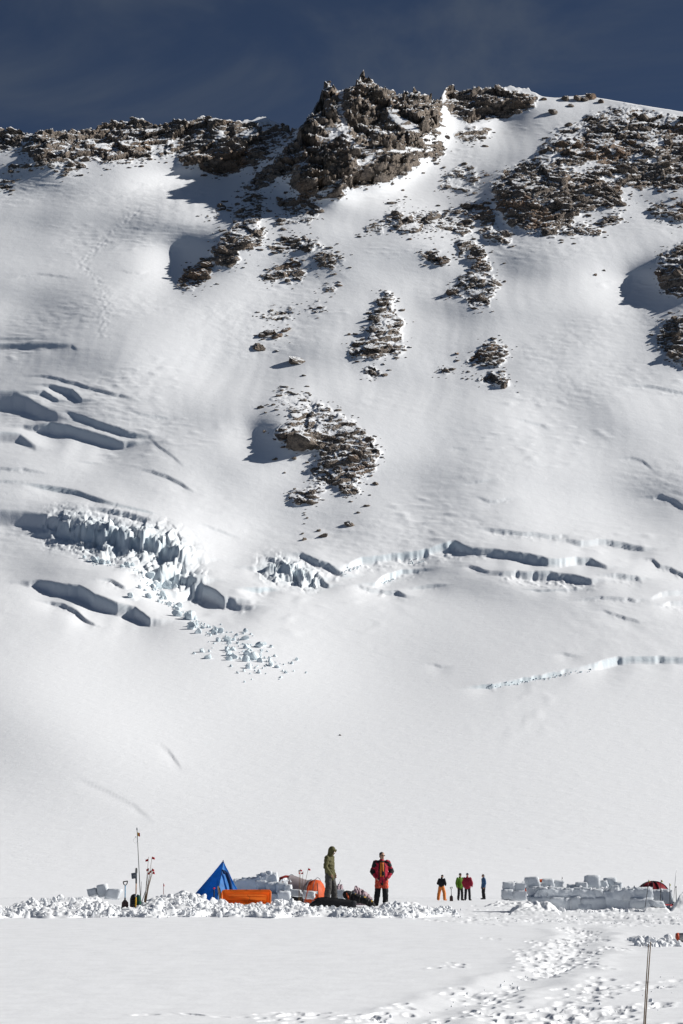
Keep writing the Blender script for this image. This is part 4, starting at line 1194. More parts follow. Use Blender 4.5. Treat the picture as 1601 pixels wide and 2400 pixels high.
def infill(root, tops, vb, Y, depth, seed, amp=0.07):
    """snow packed into the joints until the blocks grow into one carved face; tops: (u, v) along the crest"""
    tu, tv = zip(*tops)
    uu = np.linspace(tu[0], tu[-1], int((tu[-1] - tu[0]) / 2.2))
    tt = np.concatenate([np.linspace(0, 1, 26), np.linspace(1.04, 1.3, 5), np.linspace(1.35, 2.2, 6)])
    U, T = np.meshgrid(uu, tt)
    top = np.interp(U, tu, tv) + 2.0 * gnoise(U / 13, U * 0 + seed, 961)
    V = vb + (top - vb) * np.minimum(T, 1.0)
    y = Y + np.clip(T - 1, 0, 0.3) / 0.3 * depth
    dx, dz = ray(U, V)
    X = Y * dx; Z = EYE + Y * dz - np.clip(T - 1.3, 0, 1) * 1.2
    n = amp * gnoise(X / 0.55, Z / 0.35, seed) + 0.6 * amp * gnoise(X / 0.22, Z / 0.30, seed + 1) + 0.04 * np.abs(gnoise(X / 0.9 + 0.3 * Z, X * 0 + 1, seed + 2)) - 0.10 * (1 - np.clip(T * 2.5, 0, 1))
    y = y + n
    Z = Z + 0.02 * gnoise(X / 0.2, y / 0.2, seed + 3) * (T > 0.9)
    px, py, pz = root.location
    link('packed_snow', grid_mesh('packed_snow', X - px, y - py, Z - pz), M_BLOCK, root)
infill(W1, [(1252, 2100), (1262, 2084), (1290, 2083), (1320, 2086), (1350, 2084), (1392, 2087), (1414, 2089), (1462, 2086), (1500, 2084), (1526, 2084), (1532, 2096)], 2140, 65.98, 0.5, 971)
infill(W4, [(550, 2064), (566, 2061), (600, 2059), (606, 2054), (625, 2050), (646, 2050), (652, 2074), (680, 2078)], 2120, 74.95, 0.4, 981, 0.05)
def wall_crumbs(root, u0, u1, vt, vb, Y, n, seed):
    """loose snow lying on the tops and along the foot of a wall"""
    r = np.random.default_rng(seed); pl = []
    for k in range(n):
        u = r.uniform(u0, u1)
        if k % 3: v = vb + r.normal() * 1.5; y = Y - 0.25 - abs(r.normal()) * 0.35
        else: v = vt + abs(r.normal()) * 2.0; y = Y + r.uniform(0.0, 0.4)
        p = at(u, v, y)
        if k % 3: p.z = gz(p.x, p.y) + 0.01
        s_ = min(0.13, 0.022 * (1 - r.random()) ** -0.5)
        M = np.array(Euler((r.uniform(-3, 3), r.uniform(-3, 3), r.uniform(0, 6.28))).to_matrix()) @ np.diag([s_ * 1.4, s_, s_ * .7])
        pl.append((np.array(p) - np.array(root.location), M))
    o = link('snow_crumbs', joined('snow_crumbs', ICE_SHAPES, ICO1[1], pl, M_CHUNK), None, root)
    o['kind'] = 'stuff'
wall_crumbs(W1, 1240, 1530, 2081, 2136, 66, 330, 61); wall_crumbs(W2, 1180, 1258, 2069, 2112, 80, 120, 62); wall_crumbs(W4, 548, 684, 2062, 2118, 75, 160, 63); wall_crumbs(W3, 1528, 1578, 2087, 2118, 69, 60, 64)

# ------------------------------------------------------------------ people
def person(label, loc, rz, P):
    """P: colours and pose. Facing -Y before rotation; origin between the feet"""
    root = thing('person', label, 'person', loc, rz)
    s = P.get('h', 1.8) / 1.8
    vox = P.get('vox', 0.012)
    def V(x, y, z): return (x * s, y * s, z * s)
    st = P.get('stance', 0.13); lean = P.get('lean', 0.0)
    hip = [V(-0.10, 0, 0.92), V(0.10, 0, 0.92)]
    knee = [V(-st * 0.85 - 0.02, -0.03, 0.50), V(st * 0.85 + 0.02, -0.03, 0.50)]
    ank = [V(-st - 0.02, 0.02, 0.10), V(st + 0.02, 0.02, 0.10)]
    if 'feet' in P:
        for k in (0, 1): ank[k] = V(*P['feet'][k]); knee[k] = tuple((Vector(hip[k]) + Vector(ank[k])) / 2 + Vector((0, -0.04, 0)))
    toe = P.get('toe', (-0.35, 0.25))
    hx, hy, hz = P.get('head', (0, -0.02, 1.68))
    turn = P.get('turn', 0.0); nod = P.get('nod', 0.0)
    def L(z): return -lean * max(0, z - 0.95)               # torso leans forward
    sh = [V(-0.20, L(1.45), 1.45), V(0.20, L(1.45), 1.45)]
    arms = P.get('arms', [((-0.33, 0.03, 1.17), (-0.24, -0.10, 0.97)), ((0.33, 0.03, 1.17), (0.24, -0.10, 0.97))])
    el = [V(*arms[0][0]), V(*arms[1][0])]; wr = [V(*arms[0][1]), V(*arms[1][1])]
    hm = Matrix.Translation(Vector(V(hx, hy, hz))) @ Euler((nod, 0, turn)).to_matrix().to_4x4()
    def hp(x, y, z): return tuple(hm @ Vector(V(x, y, z)))
    # ---- the body: one continuous skin from head to toe
    b = MB()
    b.ball(V(hx, hy, hz), 0.001)
    hb = MB(); hb.ball((0, 0, 0.02), (0.076 * s, 0.094 * s, 0.105 * s), 2); hb.ball((0, -0.018 * s, -0.055 * s), (0.058 * s, 0.068 * s, 0.062 * s), 2)
    hb.ball((0, -0.100 * s, -0.01 * s), (0.013 * s, 0.022 * s, 0.024 * s)); hb.ball((0, -0.09 * s, 0.03 * s), (0.05 * s, 0.012 * s, 0.012 * s)); hb.ball((0, -0.082 * s, -0.058 * s), (0.026 * s, 0.012 * s, 0.010 * s))
    for q in (-1, 1): hb.ball((q * 0.077 * s, 0.005, 0.0), (0.012 * s, 0.02 * s, 0.032 * s))
    b.add([tuple(hm @ Vector(p)) for p in hb.v], hb.f)
    b.capsule([V(0, L(1.42), 1.42), tuple((Vector(V(0, L(1.5), 1.5)) * 0.4 + Vector(V(hx, hy + 0.02, hz - 0.06)) * 0.6)), V(hx, hy + 0.01, hz - 0.02)], [0.06 * s, 0.052 * s, 0.05 * s])
    b.capsule([V(0, 0, 0.90), V(0, L(1.1), 1.1), V(0, L(1.32), 1.32), V(0, L(1.44), 1.44)], [(0.15 * s, 0.10 * s), (0.13 * s, 0.095 * s), (0.16 * s, 0.10 * s), (0.14 * s, 0.08 * s)])
    for k in (0, 1):
        b.capsule([hip[k], knee[k], ank[k]], [0.075 * s, 0.052 * s, 0.038 * s])
        b.capsule([ank[k], (ank[k][0] + 0.14 * s * math.sin(toe[k]), ank[k][1] - 0.14 * s * math.cos(toe[k]), 0.045 * s)], [0.04 * s, 0.035 * s])
        b.capsule([sh[k], el[k], wr[k]], [0.05 * s, 0.04 * s, 0.028 * s])
        # hand: palm, four fingers and a thumb
        d = (Vector(wr[k]) - Vector(el[k])).normalized(); side = Vector((0, 1, 0)).cross(d).normalized(); nn = d.cross(side)
        w = Vector(wr[k])
        b.capsule([w, w + d * 0.075 * s], [(0.02 * s, 0.032 * s), (0.016 * s, 0.038 * s)])
        for q in range(4):
            o_ = w + d * 0.08 * s + nn * ((q - 1.5) * 0.021 * s); ln = (0.055, 0.07, 0.066, 0.05)[q] * s
            b.capsule([o_, o_ + d * ln * 0.6 - side * 0.008, o_ + d * ln - side * 0.022], [0.0095 * s, 0.009 * s, 0.008 * s], 8)
        o_ = w + d * 0.03 * s - nn * 0.034 * s
        b.capsule([o_, o_ + d * 0.03 * s - nn * 0.02 * s, o_ + d * 0.055 * s - nn * 0.018 * s], [0.011 * s, 0.010 * s, 0.009 * s], 8)
    b.fused('body', M_SKIN, root, max(0.010, vox * 0.8), 2)
    # ---- trousers
    t = MB(); cut = P.get('tcut', None)
    t.capsule([V(0, 0, 0.86), V(0, 0, 1.02)], [(0.178 * s, 0.125 * s), (0.165 * s, 0.118 * s)], 16)
    def legpt(k, f):
        a, m, c = Vector(hip[k]), Vector(knee[k]), Vector(ank[k])
        return tuple(a + (m - a) * f * 2) if f < 0.5 else tuple(m + (c - m) * (f - 0.5) * 2)
    tr = P.get('leg', (0.105, 0.09, 0.082))
    def lr(f): return s * (tr[0] + (tr[1] - tr[0]) * min(1, f * 2) if f < 0.5 else tr[1] + (tr[2] - tr[1]) * (f - 0.5) * 2)
    if cut:
        for k in (0, 1): t.capsule([legpt(k, f) for f in (0.0, cut * 0.5, cut)], [lr(0) * 1.04, lr(cut * 0.5) * 1.06, lr(cut) * 1.10])
        t.fused('trousers', P['trousers'], root, vox, 2, 0.009)
        for k in (0, 1):
            g = MB(); g.capsule([legpt(k, f) for f in (cut - 0.12, 0.5, 0.75, 0.97)], [lr(cut) * 0.98, lr(.5), lr(.75), lr(1)])
            g.fused('trouser_leg', P['trousers2'], root, vox, 2, 0.009)
        g = MB(); g.capsule([V(0.0, -0.118, 1.00), V(0, -0.132, 0.86), V(0, -0.09, 0.74)], [0.022 * s, 0.03 * s, 0.05 * s], 8); g.fused('crotch_panel', P['trousers2'], root, vox, 2)
    else:
        for k in (0, 1): t.capsule([legpt(k, f) for f in (0.0, 0.25, 0.5, 0.75, 0.97)], [lr(0), lr(.25), lr(.5), lr(.75) * 1.03, lr(1) * 1.06])
        t.fused('trousers', P['trousers'], root, vox, 2, 0.009)
    # ---- boots
    for k in (0, 1):
        g = MB(); a = Vector(ank[k]); a.z = 0.0
        f = Vector((math.sin(toe[k]), -math.cos(toe[k]), 0))
        g.capsule([a + Vector((0, 0, 0.20 * s)), a + Vector((0, 0, 0.07 * s))], [0.062 * s, 0.062 * s]); g.capsule([a - f * 0.05 * s + Vector((0, 0, 0.055 * s)), a + f * 0.09 * s + Vector((0, 0, 0.05 * s)), a + f * 0.19 * s + Vector((0, 0, 0.042 * s))], [(0.052 * s, 0.05 * s), (0.054 * s, 0.048 * s), (0.046 * s, 0.036 * s)])
        g.fused('boot', P.get('boots', M_BLACK), root, vox, 2)
    # ---- jacket
    j = MB(); hem = P.get('hem', 0.86); bul = P.get('bulk', 1.0)
    j.capsule([V(0, L(hem), hem + 0.03), V(0, L(1.05), 1.05), V(0, L(1.28), 1.28), V(0, L(1.42), 1.42), V(0, L(1.50), 1.50)], [(0.205 * bul * s, 0.150 * bul * s), (0.198 * bul * s, 0.152 * bul * s), (0.215 * bul * s, 0.155 * bul * s), (0.19 * bul * s, 0.120 * bul * s), (0.10 * s, 0.085 * s)], 20)
    for k in (0, 1):
        j.capsule([sh[k], tuple((Vector(sh[k]) + Vector(el[k])) / 2), el[k], tuple((Vector(el[k]) + Vector(wr[k])) / 2), wr[k]], [0.088 * bul * s, 0.082 * bul * s, 0.075 * bul * s, 0.068 * bul * s, 0.055 * bul * s])
    if P.get('hood') != 'up': j.capsule([V(hx * 0.5, L(1.5) + 0.015, 1.49), V(hx * 0.7, L(1.55) + 0.01, 1.555)], [(0.092 * s, 0.085 * s), (0.078 * s, 0.078 * s)])
    j.fused('jacket', P['jacket'], root, vox, 3, 0.011)
    if P.get('hood') == 'up':
        g = MB(); hb = MB()
        hb.ball((0, 0.030 * s, 0.03 * s), (0.112 * s, 0.118 * s, 0.132 * s), 2); hb.ball((0, 0.02 * s, -0.07 * s), (0.095 * s, 0.10 * s, 0.09 * s), 2)
        hb.capsule([(-.07 * s, -.085 * s, .06 * s), (0, -.105 * s, .115 * s), (.07 * s, -.085 * s, .06 * s)], [0.02 * s] * 3, 8)
        for q in (-1, 1): hb.capsule([(q * .072 * s, -.085 * s, .06 * s), (q * .08 * s, -.07 * s, -.03 * s), (q * .05 * s, -.07 * s, -.12 * s)], [0.02 * s] * 3, 8)
        g.add([tuple(hm @ Vector(p)) for p in hb.v], hb.f)
        g.capsule([V(0, L(1.46) + 0.02, 1.46), V(hx * 0.7, hy * 0.6 + 0.03, 1.56)], [(0.12 * s, 0.10 * s), (0.10 * s, 0.10 * s)])
        g.fused('hood', P['jacket'], root, vox, 3, 0.006)
    elif P.get('hat'):
        g = MB(); hb = MB(); hb.ball((0, 0.008 * s, 0.055 * s), (0.088 * s, 0.104 * s, 0.088 * s), 2)
        if P.get('brim'): hb.capsule([(0, -0.08 * s, 0.05 * s), (0, -0.16 * s, 0.04 * s)], [(0.012 * s, 0.07 * s), (0.008 * s, 0.055 * s)], 10)
        g.add([tuple(hm @ Vector(p)) for p in hb.v], hb.f); g.fused('hat', P['hat'], root, vox, 1)
    else:
        g = MB(); hb = MB(); hb.ball((0, 0.022 * s, 0.055 * s), (0.084 * s, 0.092 * s, 0.082 * s), 2); hb.ball((0, 0.045 * s, -0.01 * s), (0.078 * s, 0.062 * s, 0.07 * s), 2)
        g.add([tuple(hm @ Vector(p)) for p in hb.v], hb.f); g.fused('hair', M_HAIR, root, vox * 0.8, 1)
    if P.get('glasses'):
        g = MB()
        for q in (-1, 1):
            g.add([tuple(hm @ Vector(p)) for p in MB().ball((q * 0.034 * s, -0.094 * s, 0.012 * s), (0.028 * s, 0.010 * s, 0.020 * s)).v], ICO1[1].tolist())
            g.tube([hp(q * 0.06, -0.088, 0.018), hp(q * 0.082, 0.0, 0.018)], 0.004 * s, 6)
        g.tube([hp(-0.02, -0.098, 0.016), hp(0.02, -0.098, 0.016)], 0.004 * s, 6)
        g.build('sunglasses', P['glasses'], root, True)
    root['_s'] = s
    return root, dict(sh=sh, el=el, wr=wr, s=s, L=L, V=V, hm=hm)

def stand(u, v, Y, dz=0.0):
    p = at(u, v, Y)
    return (p.x, p.y, p.z)

# red and black jacket, facing the camera
rp, K = person('person in red and black jacket over orange bib, hands in pockets, facing the camera', stand(895, 2124, 70), 0.10,
    dict(h=1.80, jacket=M_RED, trousers=M_REDOR, trousers2=M_BLACK, tcut=0.34, turn=0.45, glasses=M_GLASS, hem=0.84, bulk=1.09, head=(0.01, -0.03, 1.68), feet=((-0.19, 0.0, 0.1), (0.13, 0.02, 0.1)), toe=(-0.75, -0.6), leg=(0.118, 0.105, 0.092),
         arms=[((-0.315, 0.05, 1.16), (-0.20, -0.10, 0.95)), ((0.345, 0.06, 1.17), (0.205, -0.10, 0.96))]))
s = K['s']
def front(x, z):                                   # front of the jacket
    rx = np.interp(z, [0.88, 1.05, 1.28, 1.42, 1.5], [0.224, 0.216, 0.235, 0.207, 0.10]); ry = np.interp(z, [0.88, 1.05, 1.28, 1.42, 1.5], [0.171, 0.173, 0.177, 0.137, 0.09])
    return -ry * math.sqrt(max(0, 1 - (x / rx) ** 2))
def panel(parent, name, mat, outline, off, n=(7, 14), thick=0.012):
    """a strip of cloth lying on the chest: outline gives left and right edge at each height"""
    m = MB(); zs = np.linspace(outline[0][0], outline[-1][0], n[1]); vs, fs = [], []
    for z in zs:
        l = np.interp(z, [o[0] for o in outline], [o[1] for o in outline]); r_ = np.interp(z, [o[0] for o in outline], [o[2] for o in outline])
        for q in range(n[0]):
            x = l + (r_ - l) * q / (n[0] - 1)
            vs.append((x * s, (front(x, z) - off) * s, z * s))
    for a in range(n[1] - 1):
        for q in range(n[0] - 1): fs.append((a * n[0] + q, a * n[0] + q + 1, (a + 1) * n[0] + q + 1, (a + 1) * n[0] + q))
    m.add(vs, fs)
    return m.build(name, mat, parent, True, solid=thick)
panel(rp, 'inner_jacket', M_ORANGE, [(0.99, -0.075, 0.045), (1.2, -0.085, 0.05), (1.45, -0.065, 0.045)], 0.012)
panel(rp, 'zip', M_BLACK, [(0.99, -0.022, 0.002), (1.45, -0.012, 0.008)], 0.022, (3, 8))
panel(rp, 'jacket_edge', M_BLACK, [(0.88, -0.13, -0.085), (1.2, -0.125, -0.09), (1.44, -0.10, -0.07)], 0.010, (4, 10))
panel(rp, 'jacket_edge', M_BLACK, [(0.95, 0.05, 0.085), (1.2, 0.05, 0.085), (1.44, 0.04, 0.08)], 0.010, (4, 10))
panel(rp, 'camera_bag', M_BLACK, [(1.02, 0.0, 0.05), (1.10, -0.01, 0.06), (1.16, 0.0, 0.05)], 0.05, (4, 5), 0.05)
for k in (0, 1):
    g = MB(); q = -1 if k == 0 else 1
    a, e, w = Vector(K['sh'][k]), Vector(K['el'][k]), Vector(K['wr'][k])
    g.capsule([a + Vector((-q * 0.09, 0, 0.035)), a + Vector((q * 0.01, 0, 0.012)), a + (e - a) * 0.42], [(0.055, 0.085), 0.100, 0.097]); g.fused('shoulder_patch', M_BLACK, rp, 0.012, 2)
    g = MB(); g.capsule([a + (e - a) * 0.80, e, e + (w - e) * 0.35], [0.093, 0.094, 0.085]); g.fused('elbow_patch', M_BLACK, rp, 0.012, 2)
g = MB(); a = Vector(K['sh'][1]); g.capsule([a + Vector((-0.02, -0.02, 0.055)), a + Vector((0.06, -0.01, 0.012))], [(0.055, 0.07), (0.05, 0.075)]); g.fused('shoulder_yoke', M_RED, rp, 0.012, 2)
g = MB(); g.capsule([K['V'](-0.055, -0.075, 1.50), K['V'](0, -0.095, 1.485), K['V'](0.055, -0.075, 1.50)], [0.028, 0.032, 0.028]); g.fused('neck_gaiter', fab('dark_green_fleece', (0.03, 0.04, 0.022)), rp, 0.012, 2)

# olive hooded jacket, looking down, seen from the side
person('person in olive hooded jacket and grey trousers looking down, hand in pocket', stand(773, 2117, 69.4), 1.15,
    dict(h=1.86, jacket=M_OLIVE, trousers=M_GREYP, hood='up', glasses=M_WHITE, hem=0.80, bulk=0.98, lean=-0.02, head=(0.0, -0.085, 1.665), nod=0.52, turn=0.05, leg=(0.115, 0.11, 0.10), stance=0.10, feet=((-0.13, 0.06, 0.1), (0.13, -0.10, 0.1)),
         arms=[((-0.27, 0.03, 1.15), (-0.165, -0.09, 0.93)), ((0.27, 0.05, 1.15), (0.165, -0.09, 0.93))]))

# four people farther back
FV = 0.018
person('far person in orange trousers and black jacket digging beside a shovel', stand(1035, 2110.5, 138), 2.6,
    dict(h=1.72, vox=FV, jacket=M_BLACK, trousers=M_ORP, hat=M_HAIR, brim=True, hem=0.98, lean=0.12, head=(0, -0.12, 1.64), nod=0.45, stance=0.23, leg=(0.125, 0.115, 0.105), boots=M_ORP, arms=[((-0.32, -0.02, 1.15), (-0.16, -0.30, 1.05)), ((0.32, -0.02, 1.15), (0.20, -0.30, 1.05))]))
person('far person in lime green jacket and dark beanie, left of the crimson jacket', stand(1079, 2110.5, 139), 0.5,
    dict(h=1.80, vox=FV, jacket=M_LIME, trousers=M_BLACK, hat=fab('dark_knit', (0.02, 0.03, 0.035)), hem=0.84, turn=0.3, nod=0.1, arms=[((-0.29, 0.02, 1.15), (-0.27, -0.05, 0.88)), ((0.27, 0.02, 1.15), (0.2, -0.12, 0.95))]))
person('far person in crimson jacket seen from behind, beside the lime green jacket', stand(1096, 2110.5, 137), 2.85,
    dict(h=1.78, vox=FV, jacket=M_CRIM, trousers=M_BLACK, hat=fab('navy_knit', (0.015, 0.02, 0.05)), brim=True, hem=0.86, bulk=1.12, nod=0.15, arms=[((-0.31, 0.0, 1.15), (-0.28, -0.14, 0.95)), ((0.31, 0.0, 1.15), (0.28, -0.14, 0.95))]))
person('far person in blue jacket standing alone at the right of the group', stand(1134, 2108, 140), -1.2,
    dict(h=1.68, vox=FV, jacket=M_NAVY, trousers=M_BLACK, hem=0.86, bulk=0.92, nod=0.2, head=(0, -0.04, 1.67), stance=0.08, arms=[((-0.26, 0.03, 1.15), (-0.22, -0.06, 0.88)), ((0.26, 0.03, 1.15), (0.22, -0.06, 0.88))]))

# ------------------------------------------------------------------ blue pyramid tent
def blue_tent():
    Y = 73.0; c = at(522, 2124, Y)
    root = thing('pyramid_tent', 'blue pyramid tent with open door flap behind the orange sled', 'tent', (c.x, c.y, gz(c.x, c.y) - 0.05))
    top = Vector((0, 0, at(522, 2017, Y).z - root.location.z))
    C = {'l': Vector((-1.42, 0.25, 0)), 'f': Vector((-0.20, -1.05, 0)), 'r': Vector((0.86, -0.15, 0)), 'b': Vector((-0.35, 1.1, 0))}
    def face(name, a, b, mat, seed, n=14):
        vs, fs = [], []; nn = (b - a).cross(top - a).normalized()
        if nn.y > 0 and name != 'rear_panel': nn = -nn
        for i in range(n + 1):
            f = i / n
            for q in range(n + 1):
                g = q / n
                p = top + ((a + (b - a) * g) - top) * f
                sag = -0.05 * math.sin(math.pi * f) * math.sin(math.pi * g) - 0.02 * math.sin(math.pi * f)
                wr = 0.020 * float(gnoise(np.array(g * 9 * f + seed), np.array(f * 2.5), 901)) * math.sin(math.pi * min(1, f * 1.2))
                vs.append(p + nn * (sag + wr))
        for i in range(n):
            for q in range(n): fs.append((i * (n + 1) + q, i * (n + 1) + q + 1, (i + 1) * (n + 1) + q + 1, (i + 1) * (n + 1) + q))
        return MB().add(vs, fs).build(name, mat, root, True)
    face('side_panel', C['l'], C['f'], M_BLUE, 1); face('front_panel', C['f'], C['r'], M_BLUE, 2); face('rear_panel', C['r'], C['b'], M_BLUE, 3); face('rear_panel', C['b'], C['l'], M_BLUE, 4)
    def on(f, g, out=0.03):
        p = top + ((C['f'] + (C['r'] - C['f']) * g) - top) * f
        return p + Vector((0.35, -0.9, 0.3)).normalized() * out
    # dark rolled door flap running down the front
    m = MB(); m.tube([on(0.22, 0.35), on(0.30, 0.62, 0.05), on(0.5, 0.66, 0.05), on(0.72, 0.62, 0.05), on(0.95, 0.60, 0.04)], [(0.03, 0.02), (0.07, 0.03), (0.06, 0.03), (0.065, 0.03), (0.05, 0.02)], 8)
    m.build('door_flap', M_DBLUE, root, True)
    m = MB(); m.tube([on(0.2, 0.1, 0.02), on(0.27, 0.35, 0.03), on(0.28, 0.55, 0.035)], [(0.03, 0.02), (0.05, 0.02), (0.04, 0.02)], 8); m.build('door_flap', M_DBLUE, root, True)
    m = MB(); m.tube([on(f, 0.02 + 0.02 * math.sin(9 * f), 0.012) for f in np.linspace(0.03, 1.0, 9)], 0.012, 6); m.build('seam', M_DBLUE, root, True)
    m = MB(); m.tube([top + Vector((0, 0, -0.08)), top + Vector((0, 0, 0.02))], [0.03, 0.012], 8); m.build('peak_cap', M_DBLUE, root, True)
    for k in 'lfr':
        d = C[k].normalized(); m = MB(); m.tube([C[k] * 0.98 + Vector((0, 0, 0.05)), C[k] + d * 0.35 - Vector((0, 0, 0.02))], 0.006, 5); m.build('guy_line', M_WHITE, root)
blue_tent()

# ------------------------------------------------------------------ orange sled on its side
def sled(label, mat, u, v, Y, Lx, Lz, depth, rx, rz, ribs=True):
    c = at(u, v, Y)
    root = thing('sled', label, 'sled', (c.x, c.y, c.z))
    root.rotation_euler = (rx, 0, rz)
    def ring(w, h, y, rad, n=6):
        out = []
        for (sx, sz, a0) in ((1, 1, 0), (-1, 1, 90), (-1, -1, 180), (1, -1, 270)):
            for q in range(n + 1):
                a = R(a0 + 90 * q / n); out.append((sx * (w / 2 - rad) + rad * math.cos(a), y, sz * (h / 2 - rad) + rad * math.sin(a)))
        return out
    rings = [ring(Lx - 0.02, Lz - 0.02, 0.035, 0.09), ring(Lx, Lz, 0.02, 0.10), ring(Lx - 0.01, Lz - 0.01, -0.01, 0.10), ring(Lx - 0.06, Lz - 0.06, -0.012, 0.08), ring(Lx - 0.09, Lz - 0.09, 0.02, 0.07), ring(Lx - 0.22, Lz - 0.17, depth * 0.8, 0.06), ring(Lx - 0.27, Lz - 0.22, depth, 0.05)]
    vs, fs = [], []; n = len(rings[0])
    for r_ in rings: vs += r_
    for i in range(len(rings) - 1):
        for q in range(n): fs.append((i * n + q, i * n + (q + 1) % n, (i + 1) * n + (q + 1) % n, (i + 1) * n + q))
    fs.append(tuple((len(rings) - 1) * n + q for q in range(n)))
    MB().add(vs, fs).build('hull', mat, root, True, solid=0.012)
    if ribs:
        for z in (-0.07, 0.07):
            m = MB(); m.tube([(-Lx / 2 + 0.2, depth - 0.012, z), (0, depth - 0.014, z * 1.1), (Lx / 2 - 0.2, depth - 0.012, z)], [(0.012, 0.018)] * 3, 6); m.build('rib', mat, root, True)
        for q in (-1, 1):
            for x in (-0.45, 0.0, 0.45):
                m = MB(); m.tube([(x - 0.05, 0.0, q * (Lz / 2 - 0.02)), (x, -0.022, q * (Lz / 2 - 0.015)), (x + 0.05, 0.0, q * (Lz / 2 - 0.02))], 0.006, 6); m.build('rope_loop', M_BLACK, root, True)
        m = MB(); m.tube([(0.02, depth - 0.02, 0.14), (0.12, depth - 0.03, 0.02), (0.06, depth - 0.02, -0.12)], 0.005, 6); m.build('cord', M_BLACK, root, True)
    return root
sled('orange plastic sled propped on its side before the blue tent', M_SLED, 577, 2102.5, 67.6, 1.64, 0.52, 0.15, -0.42, -0.04)

# overturned black sled in front of the olive jacket
def black_sled():
    Y = 67.5; c = at(781, 2125, Y)
    root = thing('sled', 'long black sled lying upside down at the feet of the olive jacket', 'sled', (c.x, c.y, c.z))
    root.rotation_euler = (0, 0.02, 0.12)
    m = MB(); vs, fs = [], []; n = 14
    xs = [-0.80, -0.77, -0.70, -0.60, -0.48, -0.3, 0.0, 0.3, 0.55, 0.60]; hs = [0.03, 0.07, 0.14, 0.21, 0.265, 0.285, 0.27, 0.235, 0.205, 0.20]
    for x, h in zip(xs, hs):
        w = 0.26 if x > -0.6 else 0.12 + 0.14 * (x + 0.80) / 0.2
        for q in range(n):
            t = q / (n - 1); a = math.pi * t
            e = 0.45
            vs.append((x, -w * math.copysign(abs(math.cos(a)) ** e, math.cos(a)), h * math.sin(a) ** e if 0 < q < n - 1 else -0.02))
    for i in range(len(xs) - 1):
        for q in range(n - 1): fs.append((i * n + q, (i + 1) * n + q, (i + 1) * n + q + 1, i * n + q + 1))
    fs.append(tuple(range(n))); m.add(vs, fs); m.build('hull', fab('black_plastic', (0.012, 0.012, 0.014), 0.5, 0.05, 10), root, False)
    m = MB(); m.box((0.665, 0, 0.095), (0.14, 0.50, 0.21)); m.build('tail_bag', fab('charcoal_cloth', (0.045, 0.045, 0.05)), root, True, bevel=0.03)
    for y in (-0.14, 0.14):
        m = MB(); m.tube([(-0.62, y, 0.215), (-0.48, y, 0.275), (-0.3, y, 0.296), (0, y, 0.281), (0.3, y, 0.245), (0.55, y, 0.214)], (0.012), 6); m.build('runner', M_BLACK, root, True)
    m = MB(); m.tube([(-0.79, -0.05, 0.03), (-0.9, -0.10, 0.012), (-1.02, -0.02, 0.01), (-1.1, -0.12, 0.012)], 0.008, 6); m.build('tow_cord', M_BLACK, root, True)
black_sled()

